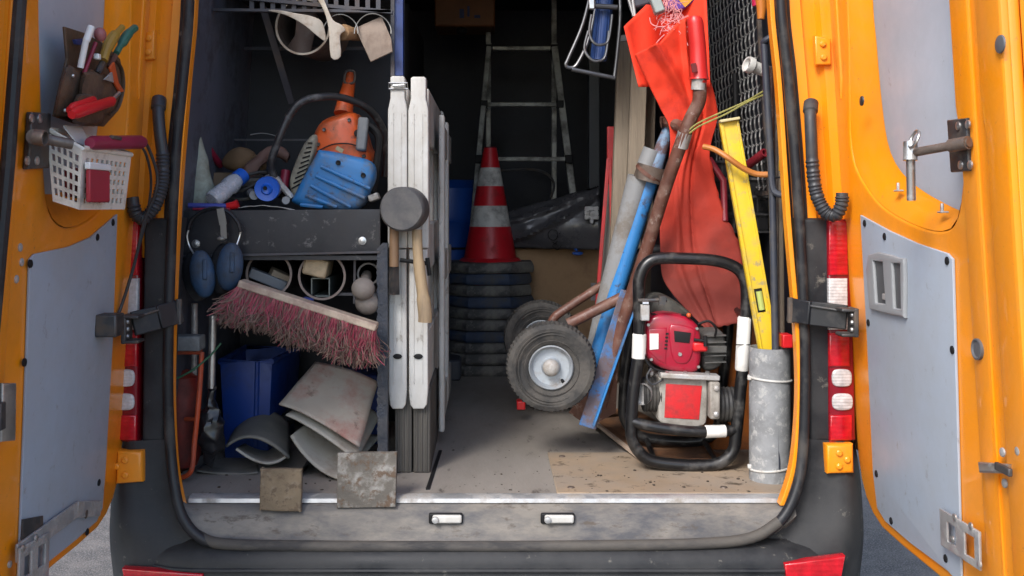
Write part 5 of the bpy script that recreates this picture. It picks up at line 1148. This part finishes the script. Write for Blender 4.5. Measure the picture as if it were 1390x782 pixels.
# rods and brackets at the right edge of the opening
m_rodk = mat('blue_black_rod', (.035, .04, .055), .45, var=.2, dirt=(.07, .065, .06), damt=.38)
t = thing('steel_rack_tube', 'blue black upright tube with clamp arms at the right opening edge', 'tube', P(1054, 640, .14))
b = B(); b.tube([P(1037, 56, .14), P(1048, 250, .14), P(1056, 640, .14)], M_(5, .14), 12); b.obj('upright_tube', m_rodk, t)
b = B(); b.tube(cr([P(1036, 58, .14), P(1040, 54, .13), P(1052, 47, .12)], 5), M_(4.5, .14), 10); b.obj('top_arm', m_rodk, t)
b = B(); b.box(P(1052, 48, .115), (M_(8, .12), .02, M_(14, .12)), Matrix.Rotation(R(20), 3, 'Y')); b.obj('top_plate', m_rodk, t, bevel=.002)
b = B(); b.tube(cr([P(1047, 240, .13), P(1050, 258, .125), P(1058, 264, .115), P(1066, 264, .11)], 5), M_(4.5, .14), 10); b.obj('lower_arm', m_rodk, t)
b = B(); b.box(P(1067, 264, .105), (M_(5, .1), .02, M_(14, .1))); b.obj('lower_plate', m_rodk, t, bevel=.002)
b = B(); b.tube([P(1045, 241, .136), P(1062, 241, .136)], .003, 6); b.obj('tie', m_blackmat, t)
for (x0, x1, r_, m, lab) in ((1057, 1058, 3, m_brownsteel, 'thin brown steel rod right of the blue black upright tube'), (1062, 1063, 4, m_oldwood, 'grey brown wooden stick at the far right of the opening'), (1051, 1053, 3.4, m_rustp, 'rusty rod close behind the blue black upright tube')):
    b = B(); b.tube([P(x0 - 4, 90 if r_ != 4 else 165, .19), P(x1, 640, .19)], M_(r_, .19), 10); tag(b.obj('long_rod', m), lab, 'rod')
b = B(); b.tube([P(1062, 218, .182), P(1062, 232, .182)], M_(5, .19), 10); tag(b.obj('yellow_tape', mat('yellow_tape', (.62, .36, .02), .5)), 'small band of yellow tape on the wooden stick', 'tape')
# hose end with orange handle at the very top
b = B(); b.tube([P(1031, -20, .20), P(1034, 10, .20), P(1033, 26, .20)], [M_(9, .2), M_(7, .2), M_(5, .2)], 12); tag(b.obj('wooden_tool', mat('orange_grip', (.50, .16, .02), .5)), 'orange wooden handle end hanging in at the top right', 'handle')
b = B(); b.tube([P(1027, -20, .22), P(1029, 8, .22)], M_(8, .2), 12); tag(b.obj('crimson_hand_tool', mat('crimson', (.42, .012, .06), .45)), 'crimson handle end beside the orange one at the top right', 'handle')
# rope, hoses, crate
b = B()
for d_ in (0, 5):
    b.tube(cr([P(936, 176 + d_, .24), P(950, 166 + d_, .23), P(985, 150 + d_, .22), P(1012, 138 + d_ * .4, .20), P(1036, 124 + d_, .16)], 5), .0026, 6)
tag(b.obj('green_rope', mat('olive_rope', (.24, .22, .06), .7, var=.3, vs=60)), 'thin olive green rope tied from the hand truck to the upright tube', 'rope')
b = B(); b.tube(cr([P(955, 199, .22), P(970, 203, .20), P(988, 214, .18), P(1008, 228, .18), P(1026, 236, .18), P(1045, 237, .17)], 6), M_(4, .18), 10); tag(b.obj('orange_hose', mat('ochre_hose', (.42, .15, .03), .45, var=.1)), 'ochre orange hose running across in front of the spirit level', 'hose')
t = thing('red_pipe', 'short dark red pipe with open end right of the spirit level', 'pipe', P(1030, 230, .35))
b = B(); b.lathe([(.010, .16), (.013, .16), (.013, 0), (.008, 0), (.008, .05)], P(1038, 207, .30), (-.4, .9, -.45), n=20); b.obj('pipe_wall', mat('dark_crimson', (.20, .016, .026), .45), t)
b = B(); b.tube([P(962, 215, .42), P(982, 245, .42), P(984, 300, .40)], .010, 10); tag(b.obj('crimson_tool', MATS['dark_crimson']), 'dark crimson tool handle in the gap right of the tarpaulin', 'handle')
t = thing('black_crate', 'black perforated plastic crate behind the spirit level', 'crate', P(1005, 315, .45))
mk = mat('grimy_black_plastic', (.03, .03, .032), .5, var=.3, dirt=(.13, .125, .12), damt=.40, ds=26)
xa, xb, za, zb2 = P(966, 0, .46).x, P(1046, 0, .46).x, P(0, 316, .46).z, P(0, 218, .46).z
b = B(); b.box(((xa + xb) / 2, .60, (za + zb2) / 2), (xb - xa, .24, zb2 - za)); b.obj('crate_body', mk, t, bevel=.006)
for i in range(5):
    for j in range(4):
        b = B(); b.box((xa + (xb - xa) * (i + .5) / 5, .478, za + (zb2 - za) * (j + .5) / 4), ((xb - xa) / 6.5, .006, (zb2 - za) / 6)); b.obj('crate_slot', m_blackmat, t)
for j in range(5): b = B(); b.box(((xa + xb) / 2, .474, za + (zb2 - za) * (j * .98 + .04) / 4), (xb - xa, .010, .006)); b.obj('crate_rib', mk, t)
b = B(); b.tube([P(1000, 200, .60), P(998, 100, .62)], .010, 8); tag(b.obj('dark_stick', m_blackmat), 'dark thin stick in the shadow right of the red grip', 'stick')
b = B(); b.box((.70, .95, 1.05), (.22, .5, .72)); tag(b.obj('dark_case', m_wall, bevel=.02), 'large dark case deep behind the engine on the right', 'case')
b = B(); b.box(P(992, 520, .62), (M_(70, .62), .16, M_(190, .62))); tag(b.obj('orange_canister', mat('dull_orange', (.36, .10, .012), .5, var=.2, dirt=(.15, .06, .03), damt=.4), bevel=.015), 'dull orange container showing behind the engine frame', 'container')

# ---------------------------------------------------------------- spirit level
YL = .22
m_yel = mat('level_yellow', (.68, .46, .02), .42, var=.05, dirt=(.45, .33, .08), damt=.38, ds=12, d2=(.30, .25, .14), d2amt=.27, d2s=30)
lv = thing('spirit_level', 'long yellow spirit level leaning in the grey standing pipe', 'spirit level', P(1045, 480, YL))
a, c = P(990, 163, YL), P(1052, 520, YL - .02)
W = M_(26, YL); d = (c - a).normalized(); nx = Vector((d.z, 0, -d.x)).normalized(); nx = nx if nx.x > 0 else -nx
vialc = a.lerp(c, .688) + nx * (-M_(3, YL))
def loc2(u, v): return a + d * u + nx * v
Ln = (c - a).length; uv = (vialc - a).dot(d)
hole = [(uv - .033, -.012), (uv + .033, -.012), (uv + .033, .010), (uv - .033, .010)]
plate('level_body', [(0, -W / 2), (Ln, -W / 2), (Ln, W / 2), (0, W / 2)], [hole], .020, .0025, lambda u, v, w: loc2(u, v) + Vector((0, .012 + w, 0)), m_yel, lv)
for v in (-W / 2 + .005, W / 2 - .005):
    b = B(); b.bar(loc2(.004, v), loc2(Ln, v), .007, .006); b.obj('level_flange', m_yel, lv, bevel=.0015)
b = B(); b.bar(loc2(-.004, 0), loc2(.004, 0), W * 1.04, .026); b.obj('end_cap', mat('pale_cap', (.55, .47, .25), .5), lv, bevel=.002)
b = B(); b.box(loc2(uv, -.001) + Vector((0, .014, 0)), (.034, .016, .074), Matrix.Rotation(math.atan2(d.x, -d.z) * -1, 3, 'Y')); b.obj('vial_holder', m_blackmat, lv)
b = B(); b.tube([loc2(uv - .026, 0) + Vector((0, .003, 0)), loc2(uv + .026, 0) + Vector((0, .003, 0))], .0085, 14); b.obj('vial', mat('vial_green', (.42, .48, .14), .15, coat=.5), lv)
# grey pipe it stands in
t = thing('standing_pipe', 'dirty grey pipe standing upright on the cargo floor holding the level', 'pipe', (P(1045, 0, .18).x, .18, FLOOR))
o = Vector((P(1045, 0, .185).x, .185, FLOOR)); hp = P(0, 471, .185).z - FLOOR; r = M_(27.5, .185)
b = B(); b.lathe([(r, 0), (r, hp), (r - .003, hp), (r - .003, 0)], o, n=40, cap0=True); b.obj('pipe_wall', mat('galvanised_grey', (.25, .26, .27), .6, var=.15, vs=9, dirt=(.16, .165, .17), damt=.45, ds=12, d2=(.38, .38, .37), d2amt=.30, d2s=40, bump=.1, bs=40), t)
for y in (518, 640):
    z = P(0, y, .13).z; b = B(); b.tube([o + Vector((math.cos(q) * (r + .001), math.sin(q) * (r + .001), z - FLOOR + (.006 if y > 600 else -.004) * math.cos(q))) for q in [6.283 * i / 36 for i in range(36)]], .0032, 8, closed=True); ti = b.obj('cable_tie', m_white, t)
    b = B(); b.box(o + Vector((-r - .003, -.01, z - FLOOR + .002)), (.010, .012, .011)); b.obj('tie_head', m_white, ti, bevel=.002)
b = B(); b.box(P(1066, 462, .14), (M_(14, .14), .05, M_(18, .14))); tag(b.obj('red_block', MATS['bright_red'], bevel=.003), 'small red block showing behind the top of the grey standing pipe', 'block')

# ---------------------------------------------------------------- engine unit in its black carrying frame
m_ftube = mat('black_frame_tube', (.008, .008, .009), .30, var=.3, dirt=(.06, .056, .052), damt=.36, ds=16)
YE2 = .27
eu = thing('engine_unit', 'red petrol engine over a grey gearbox in a black tubular carrying frame', 'engine', P(935, 634, YE2))
loop = [(868, 470), (867, 400), (868, 378), (876, 360), (893, 351), (930, 351), (965, 353), (990, 359), (1006, 370), (1013, 390), (1013, 430), (1010, 480), (1004, 540), (999, 590), (995, 612), (982, 626), (960, 632), (920, 631), (885, 626), (868, 614), (858, 596), (857, 575), (860, 530)]
b = B(); b.tube(cr([P(x, y, YE2) for x, y in loop], 5, True), M_(8.2, YE2), 14, closed=True); b.obj('front_loop', m_ftube, eu)
b = B(); b.tube(cr([P(x, y, YE2) + Vector((.01, .24, .012)) for x, y in loop], 5, True), M_(8, YE2), 12, closed=True); b.obj('rear_loop', m_ftube, eu)
b = B(); b.tube(cr([P(858, 572, YE2 - .002), P(880, 578, YE2 - .01), P(930, 585, YE2 - .014), P(970, 586, YE2 - .010), P(1000, 584, YE2)], 5), M_(7.5, YE2), 12); b.obj('cross_tube', m_ftube, eu)
for x, y in ((890, 628), (975, 630), (862, 590), (996, 590), (868, 430), (1012, 430)):
    p = P(x, y, YE2); b = B(); b.tube([p, p + Vector((.01, .24, .012))], .008, 10); b.obj('tie_tube', m_ftube, eu)
m_slv = mat('white_sleeve', (.68, .67, .64), .4, var=.06, dirt=(.4, .38, .35), damt=.33)
for q in (((868, 453), (867, 487), 9.6), ((1011, 430), (1007, 503), 9.6), ((957, 586), (985, 585), 8.6)):
    p0, p1 = P(*q[0], YE2 - (.01 if q[0][1] == 586 else 0)), P(*q[1], YE2 - (.008 if q[0][1] == 586 else 0)); b = B(); b.tube([p0, p0.lerp(p1, .03), p0.lerp(p1, .97), p1], [M_(q[2] - 1, YE2), M_(q[2], YE2), M_(q[2], YE2), M_(q[2] - 1, YE2)], 16); b.obj('white_sleeve', m_slv, eu)
b = B(); b.tube([P(999, 468, YE2 - .018), P(1018, 468, YE2 - .018)], .0016, 6); b.obj('sleeve_tie', m_blackmat, eu)
# engine shroud
m_engr = mat('engine_red', (.32, .008, .028), .30, var=.06, coat=.3, dirt=(.16, .02, .03), damt=.35, ds=14)
sh_ = front_plate('engine_shroud', [(q[0], q[1]) for q in cr([(877, 437, 0), (888, 428, 0), (905, 425, 0), (930, 429, 0), (943, 437, 0), (951, 450, 0), (953, 478, 0), (950, 500, 0), (940, 507, 0), (910, 504, 0), (890, 496, 0), (876, 482, 0), (874, 458, 0)], 2, True)], .276, .17, m_engr, eu, bevel=.016)
front_plate('shroud_step', [(880, 446), (906, 444), (905, 496), (893, 490), (880, 478)], .2735, .03, m_engr, sh_, bevel=.006)
fr_ = front_plate('starter_housing', [(q[0], q[1]) for q in cr([(911, 440, 0), (938, 444, 0), (945, 452, 0), (941, 480, 0), (933, 494, 0), (918, 493, 0), (911, 480, 0), (908, 455, 0)], 2, True)], .2715, .04, m_engr, eu, bevel=.007)
for k in range(4):
    b = B(); b.bar(P(884, 432 + k * 2.6 - 6, .300), P(934, 432 + k * 2.6 - 4, .300), .0022, .03); b.obj('cooling_fin', m_blackmat, eu)
b = B(); b.tube([P(942, 461, .266), P(958, 463, .262)], .004, 10); b.tube([P(957, 456, .262), P(958, 470, .262)], .006, 10); b.obj('pull_cord', m_blackmat, eu)
front_plate('starter_window', [(915, 449), (938, 452), (936, 466), (916, 464)], .2690, .004, m_blackmat, fr_, bevel=.001)
b = B(); b.lathe([(.006, 0), (.005, .003), (.0, .003)], P(923, 481, .2710), (0, -1, 0), n=12); b.obj('starter_bolt', m_steel, fr_)
front_plate('blank_label', [(882, 453), (894, 453), (894, 474), (882, 475)], .2715, .003, m_slv, sh_, bevel=.0005)
for i in range(5): b = B(); b.box(P(905.5 - .5 * i, 453 + 5 * i, .2745), (.008, .004, .005)); b.obj('vent_hole', m_blackmat, sh_)
b = B(); b.box(P(949, 470, .285), (M_(20, .28), .04, M_(13, .28))); b.obj('red_cap', MATS['bright_red'], eu, bevel=.006)
m_alucast = mat('grimy_cast', (.10, .10, .095), .5, metal=.3, var=.3, vs=20, dirt=(.05, .045, .04), damt=.45, ds=20)
sil = blob([(953, 462), (960, 450), (980, 450), (986, 466), (983, 492), (970, 503), (955, 500)], .31, .44, 'silencer', m_alucast, eu)
for k in range(5):
    b = B(); b.bar(P(956, 456 + k * 9, .306), P(985, 455 + k * 9, .306), .004, .02); b.obj('silencer_rib', m_alucast, sil, bevel=.001)
b = B(); b.tube(cr([P(948, 440, .29), P(962, 436, .28), P(972, 446, .285), P(970, 458, .30)], 5), .0035, 8); b.obj('ignition_lead', m_blackmat, eu)
b = B(); b.tube(cr([P(884, 500, .258), P(878, 512, .25), P(886, 522, .25), P(900, 515, .256)], 5), .003, 8); b.obj('fuel_hose', m_hose, eu)
for q in ((880, 441), (946, 446), (948, 498), (884, 488)):
    b = B(); b.lathe([(.005, 0), (.004, .004)], P(*q, .276), (0, -1, 0), n=8, cap1=True); b.obj('shroud_bolt', m_steel, eu)
b = B(); b.box(P(970, 474, .305), (M_(32, .3), .02, M_(10, .3))); b.obj('silencer_bracket', m_alucast, eu, bevel=.003)
blob([(880, 428), (886, 405), (905, 402), (930, 418), (940, 430), (910, 428)], .34, .48, 'fuel_tank', mat('dark_olive_tank', (.035, .035, .03), .5, var=.3, dirt=(.09, .085, .07), damt=.4), eu)
# clamp fittings upper left
b = B(); b.box(P(875, 424, .25), (M_(12, .25), .03, M_(22, .25))); b.obj('lever_clamp', m_alu, eu, bevel=.003)
b = B(); b.tube([P(866, 408, .25), P(905, 407, .25)], .006, 10); b.box(P(899, 408, .245), (M_(9, .25), .014, M_(12, .25))); b.obj('lever_bar', m_dsteel, eu)
b = B(); b.cyl(P(872, 412, .24), P(880, 412, .24), .007, n=10); b.obj('lever_nut', m_steel, eu)
b = B(); b.tube(cr([P(874, 435, .255), P(872, 450, .255), P(874, 480, .26), P(884, 498, .262), P(905, 506, .262)], 5), .0035, 8); b.obj('throttle_cable', m_blackmat, eu)
b = B(); b.sphere(P(935, 428, .275), .007, (1, 1, 1), 10); b.obj('orange_knob', m_sawo, eu)
# gearbox with red plate
m_grbx = mat('gearbox_grey', (.30, .28, .25), .55, var=.15, vs=12, dirt=(.16, .14, .12), damt=.42, ds=14)
gb = front_plate('gearbox', [(q[0], q[1]) for q in cr([(897, 513, 0), (925, 512, 0), (955, 512, 0), (960, 520, 0), (960, 560, 0), (955, 578, 0), (925, 580, 0), (897, 574, 0), (894, 560, 0), (895, 520, 0)], 3, True)], .262, .16, m_grbx, eu, bevel=.006)
front_plate('red_plate', [(904, 521), (953, 524), (949, 570), (902, 567)], .2595, .006, mat('plate_red', (.50, .012, .016), .45, var=.10, dirt=(.25, .02, .02), damt=.38, ds=20), gb, bevel=.0012)
b = B(); b.bar(P(895, 508, .265), P(975, 512, .265), M_(7, .27), .05); b.obj('top_flange', m_alu, eu, bevel=.003)
for x in (884, 905, 930, 960): b = B(); b.lathe([(.007, 0), (.006, .008)], P(x, 508, .262), (0, -.4, 1), n=6, cap1=True); b.obj('flange_bolt', m_steel, eu)
b = B(); b.box(P(966, 540, .28), (M_(14, .28), .09, M_(50, .28))); b.obj('right_bracket', m_grbx, eu, bevel=.006)
for (x, y) in ((972, 527), (972, 562)): b = B(); b.lathe([(.008, 0), (.007, .006), (.003, .008)], P(x, y, .235), (0, -1, 0), n=12, cap1=True); b.obj('bracket_bolt', m_alu, eu)
for x0, x1 in ((872, 896), (972, 1000)):
    y0 = 535 if x0 < 900 else 549; b = B(); c0, c1 = P(x0, y0, .31), P(x1, y0, .31); r_ = M_(24, .31); ax = c1 - c0; Lm = ax.length
    b.lathe([(r_ * .9, 0), (r_, .004)] + [(r_ * (1.0 if k % 2 else .95), .006 + (Lm - .012) * k / 8) for k in range(9)] + [(r_, Lm - .004), (r_ * .9, Lm)], c0, ax, n=28, cap0=True, cap1=True); b.obj('rubber_mount', m_rubber, eu)
b = B(); b.lathe([(.026, 0), (.030, .004), (.030, .02)], P(874, 534, .285), (-.5, -.85, 0), n=20, cap0=True); b.obj('shaft_end', m_alu, eu)
# ================================================================= things on the left door
L = -1
m_lea = mat('brown_leather', (.105, .060, .032), .6, var=.25, vs=10, dirt=(.06, .038, .025), damt=.42, ds=14, bump=.2, bs=90)
def dpoly(px, off): return [DP(L, x, y, off) for x, y in px]
pouch = thing('tool_pouch', 'brown leather tool pouch hanging inside the left rear door', 'tool pouch', DP(L, 110, 178, .02))
b = B(); b.prism(dpoly([(84, 36), (110, 44), (140, 60), (160, 80), (166, 110), (158, 150), (138, 172), (98, 168), (70, 158), (78, 120), (88, 80)], .004), (.006, 0, 0)); b.obj('back_panel', m_lea, pouch, bevel=.002)
def pocket(pts, off, dep, name):
    k = [(q[0], q[1]) for q in cr([(x, y, 0) for x, y in pts], 3, True)]; cx = sum(q[0] for q in k) / len(k); cy = sum(q[1] for q in k) / len(k)
    b = B(); b.loft([[DP(L, cx + (x - cx) * sc, cy + (y - cy) * sc, off + dep * t) for x, y in k] for t, sc in ((0, 1.), (.4, 1.0), (.8, .92), (1, .8))], caps=True); return b.obj(name, m_lea, pouch, smooth=60)
pocket([(88, 92), (104, 94), (112, 104), (106, 150), (80, 158), (74, 150)], .01, .028, 'pocket')
pocket([(112, 96), (150, 104), (164, 118), (152, 152), (116, 164), (106, 150)], .01, .045, 'pocket')
pocket([(104, 128), (134, 130), (140, 168), (98, 166)], .012, .05, 'pocket')
b = B(); b.tube(cr(dpoly([(150, 76), (164, 92), (167, 118), (160, 146), (148, 156)], .03), 5), .005, 8, flat=.4); b.obj('pouch_strap', m_lea, pouch)
for q in ((99, 103), (88, 150)): b = B(); b.sphere(DP(L, *q, .040), .004, (1, 1, 1), 8); b.obj('rivet', m_steel, pouch)
m_pen = mat('pen_white', (.72, .72, .70), .35, var=.05)
t = thing('marker_pen', 'white marker pen standing in the leather pouch', 'pen', DP(L, 112, 95, .03))
b = B(); b.tube([DP(L, 109, 92, .035), DP(L, 117, 54, .045)], .0065, 12); b.obj('pen_body', m_pen, t)
b = B(); b.tube([DP(L, 117, 56, .045), DP(L, 124, 36, .05)], .0075, 12); b.obj('pen_cap', m_pen, t)
t = thing('screwdriver', 'dark pink screwdriver with round grip in the leather pouch', 'screwdriver', DP(L, 118, 95, .04))
b = B(); b.tube([DP(L, 114, 100, .04), DP(L, 130, 58, .05)], .0045, 8); b.obj('shaft', mat('maroon', (.2, .01, .03), .45), t)
b = B(); b.sphere(DP(L, 136, 47, .052), .014, (.9, 1, 1.1), 12); b.obj('grip', mat('dusky_pink', (.30, .10, .10), .5), t)
t = thing('pliers', 'pliers with ochre yellow handle standing in the leather pouch', 'pliers', DP(L, 144, 95, .04))
b = B(); b.tube(cr(dpoly([(140, 82), (146, 64), (156, 48), (166, 37)], .045), 4), [.010] * 4 + [.012] * 5 + [.007] * 4, 10); b.obj('handle', mat('ochre_grip', (.34, .20, .03), .5, var=.2), t)
b = B(); b.tube(dpoly([(132, 100), (141, 82)], .042), .007, 8); b.obj('jaw', m_dsteel, t)
t = thing('pliers', 'pliers with green tipped handle rightmost in the leather pouch', 'pliers', DP(L, 160, 80, .04))
b = B(); b.tube(cr(dpoly([(158, 72), (166, 58), (174, 46), (183, 38)], .05), 4), [.007] * 4 + [.011] * 5 + [.009] * 4, 10); b.obj('handle', mat('teal_grip', (.035, .13, .09), .5, var=.2), t)
b = B(); b.tube(dpoly([(148, 92), (158, 72)], .046), .006, 8); b.obj('jaw', m_rustp, t)
t = thing('snips', 'red handled snips lying across the front of the leather pouch', 'snips', DP(L, 120, 162, .06))
mr_ = MATS['bright_red']
b = B(); b.tube(dpoly([(97, 156), (104, 153), (150, 138), (153, 136)], .075), [.008, .012, .011, .008], 12); b.obj('handle', mr_, t)
b = B(); b.tube(dpoly([(94, 150), (100, 146), (126, 136)], .062), [.007, .010, .009], 12); b.obj('handle', mr_, t)
b = B(); b.tube(dpoly([(152, 136), (162, 126)], .07), .004, 8); b.obj('blade', m_steel, t)
b = B(); b.prism(dpoly([(140, 108), (150, 98), (152, 112)], .062), (.004, 0, 0)); tag(b.obj('knife_blade', m_alu), 'small bright triangular blade sticking out of the pouch pocket', 'blade')
b = B(); b.prism(dpoly([(146, 92), (152, 84), (158, 112), (166, 124), (160, 126), (152, 112)], .056), (.006, 0, 0)); tag(b.obj('orange_tool', m_sawo, bevel=.002), 'slim orange tool in the right pouch pocket', 'tool')
b = B(); b.prism(dpoly([(98, 54), (112, 52), (112, 62), (100, 60)], .02), (.006, 0, 0)); tag(b.obj('blue_packet', mat('navy_packet', (.03, .045, .17), .5)), 'small navy blue packet behind the white marker pen', 'packet')
b = B(); b.box(DP(L, 132, 77, .05), (.012, .014, .012)); tag(b.obj('plastic_stopper', m_pen, bevel=.002), 'small white plastic cap in the middle of the pouch', 'cap')
# white basket
bk = thing('plastic_basket', 'white perforated plastic basket fixed inside the left rear door', 'basket', DP(L, 110, 283, .03))
def quad_grid(name, p00, p10, p11, p01, nx_, nz_, fill, t=.003, start=0.):
    """a wall panel p00-p10 along the top, p01-p11 along the bottom, with nx x nz square holes (frame bars as geometry)"""
    b = B(); f = lambda u, v: p00.lerp(p10, u).lerp(p01.lerp(p11, u), v)
    nrm = (p10 - p00).cross(p01 - p00).normalized() * t
    us = [0.]; vs = [0.]
    mu, mv = .06, .12
    for i in range(nx_):
        c0 = mu + (1 - 2 * mu) * i / nx_; w = (1 - 2 * mu) / nx_; us += [c0 + w * (1 - fill) / 2, c0 + w * (1 + fill) / 2]
    for i in range(nz_):
        c0 = mv + (1 - mv - .05) * i / nz_; w = (1 - mv - .05) / nz_; vs += [c0 + w * (1 - fill) / 2, c0 + w * (1 + fill) / 2]
    us.append(1.); vs.append(1.)
    V = {}
    def gv(i, j, k):
        if (i, j, k) not in V: V[(i, j, k)] = b.bm.verts.new(f(us[i], vs[j]) + nrm * k)
        return V[(i, j, k)]
    solid_ = lambda i, j: 0 <= i < len(us) - 1 and 0 <= j < len(vs) - 1 and not (i % 2 and j % 2)
    for i in range(len(us) - 1):
        for j in range(len(vs) - 1):
            if not solid_(i, j): continue
            for k in (0, 1): b._f([gv(i, j, k), gv(i + 1, j, k), gv(i + 1, j + 1, k), gv(i, j + 1, k)])
            for (di_, dj_, e0, e1) in ((-1, 0, (i, j), (i, j + 1)), (1, 0, (i + 1, j), (i + 1, j + 1)), (0, -1, (i, j), (i + 1, j)), (0, 1, (i, j + 1), (i + 1, j + 1))):
                if not solid_(i + di_, j + dj_): b._f([gv(*e0, 0), gv(*e1, 0), gv(*e1, 1), gv(*e0, 1)])
    return b.obj(name, m_cream, bk, smooth=None)
# corners: n = near the viewer (free edge side), f = far (hinge side); i = at the door, o = out towards the opening
ni, fi = DP(L, 63, 175, .008), DP(L, 63, 175, .008); no = DP(L, 119, 205, .082)
no.y = ni.y; fi.y = ni.y + .27; fo = no.copy(); fo.y = fi.y
ni.z = fi.z = 1.585; no.z = fo.z = 1.548
nib, fib, nob, fob = ni.copy(), fi.copy(), no.copy(), fo.copy()
for p_ in (nib, fib): p_.z = 1.445; p_.x += .008
for p_ in (nob, fob): p_.z = 1.428; p_.x -= .010
for p_ in (nib, nob): p_.y += .010
for p_ in (fib, fob): p_.y -= .012
dz = Vector((0, 0, -.13))
quad_grid('near_wall', ni, no, nob, nib, 5, 5, .62)
quad_grid('outer_wall', no, fo, fob, nob, 9, 5, .55)
quad_grid('far_wall', fi, fo, fob, fib, 5, 5, .62)
b = B(); b.prism([nib, nob, fob, fib], (0, 0, -.003)); b.obj('basket_floor', m_cream, bk)
b = B(); b.tube([ni, no, fo, fi], .0055, 8, closed=True); b.obj('basket_rim', m_cream, bk)
t = thing('red_pack', 'dark red pack with white top edge at the outer side of the basket', 'pack', no + dz)
c_ = no.lerp(fo, .24) + Vector((.006, 0, -.075)); b = B(); b.box(c_, (.010, .105, .066)); b.obj('pack_body', mat('pack_red', (.33, .016, .03), .45, var=.15), t, bevel=.003)
b = B(); b.box(c_ + Vector((.0, 0, .040)), (.012, .112, .014)); b.obj('pack_edge', m_pen, t, bevel=.002)
t = thing('soldering_torch', 'crimson cylindrical tool with cable lying on the basket rim', 'torch', fo + Vector((0, 0, .01)))
mc_ = mat('crimson_handle', (.26, .016, .05), .42, var=.1)
a, c = DP(L, 122, 194, .086), DP(L, 193, 193, .082)
b = B(); b.tube([a, a.lerp(c, .05), a.lerp(c, .95), c], [.011, .0145, .016, .013], 16); b.obj('tool_body', mc_, t)
b = B(); b.tube(cr([DP(L, 192, 190, .085), DP(L, 201, 200, .085), P(213, 235, -.16), P(211, 262, -.15), P(196, 300, -.13), P(182, 360, -.10), P(165, 415, -.10), P(158, 430, -.12)], 6), .0040, 8); b.obj('cable', m_hose, t)
b = B(); b.tube(cr([DP(L, 190, 196, .08), DP(L, 199, 212, .085), P(205, 245, -.14), P(200, 290, -.12), P(186, 345, -.09), P(168, 405, -.09), P(160, 428, -.11)], 6), .0032, 8); b.obj('cable', m_hose, t)
b = B(); b.box(a.lerp(c, .35) + Vector((.012, 0, .010)), (.010, .05, .008)); b.obj('tool_clip', m_dsteel, t, bevel=.002)
b = B(); b.prism([ni.lerp(fi, .12) + Vector((.02, 0, .006)), no.lerp(fo, .12) + Vector((-.02, 0, .003)), no.lerp(fo, .45) + Vector((-.03, 0, .006)), ni.lerp(fi, .45) + Vector((.02, 0, .012))], (0, 0, .004)); tag(b.obj('paper_sheet', m_pen), 'white paper sheet lying across the top of the basket', 'paper')
for i, (f1, f2, cc, lab) in enumerate(((.22, .3, (.20, .02, .03), 'dark red oddment low in the white basket'), (.42, .5, (.12, .14, .03), 'olive oddment in the middle of the white basket'), (.55, .6, (.16, .05, .10), 'plum coloured oddment low at the hinge end of the basket'))):
    c_ = nib.lerp(nob, f1).lerp(fib.lerp(fob, f1), .3 + .1 * i) + Vector((0, 0, .04)); b = B(); b.box(c_, (.022, .06, .06), Matrix.Rotation(R(8 * i), 3, 'Y')); tag(b.obj('oddment', mat('odd%d' % i, cc, .5), bevel=.006), lab, 'oddment')

# ================================================================= crumbs of soil on floor and sill
b = B()
for i in range(150):
    x = random.uniform(-.74, .72); y = random.choice((random.uniform(.06, .55), random.uniform(.06, .3)))
    if -.32 < x < -.14 and y > .2: continue
    z = FLOOR + (.0065 if .175 < x < .80 and y < .483 else 0)
    r_ = random.choice((.001, .0013, .0015, .002, .0035)); b.sphere((x, y, z + r_ * .3), r_, (random.uniform(.8, 1.7), random.uniform(.8, 1.6), random.uniform(.4, .8)), 6, Matrix.Rotation(random.uniform(0, 6), 3, 'Z'))
o = tag(b.obj('soil_crumbs', mat('soil', (.045, .034, .025), .9, var=.4, vs=60), smooth=20), 'scattered dark crumbs of soil on the cargo floor', 'soil'); o['kind'] = 'stuff'

# ================================================================= surroundings seen past the door edge
bd = thing('building', 'pale plastered building at the far right beyond the open door', 'building', (9.5, 8, 0))
m_pl = mat('pale_plaster', (.55, .52, .44), .85, var=.08, vs=1.5, bump=.3, bs=12)
b = B(); b.box((14, 8, 4), (9, 14, 8)); b.obj('wall', m_pl, bd)
b = B(); b.prism([(9.2, .7, 8), (18.8, .7, 8), (14, .7, 10.5)], (0, 14.6, 0)); b.obj('roof', mat('roof_tile', (.16, .08, .06), .8), bd)
for y in (3, 6.5, 10):
    for z in (1.8, 5.2):
        b = B(); b.box((9.49, y, z), (.06, 1.1, 1.5)); w = b.obj('window', m_white, bd, bevel=.02)
        b = B(); b.box((9.455, y, z), (.02, .92, 1.32)); b.obj('pane', mat('pane', (.03, .035, .04), .08, coat=.5), w)
for o in scene.objects:
    if o.parent is None and 'category' in o and 'kind' not in o: o['kind'] = 'thing'
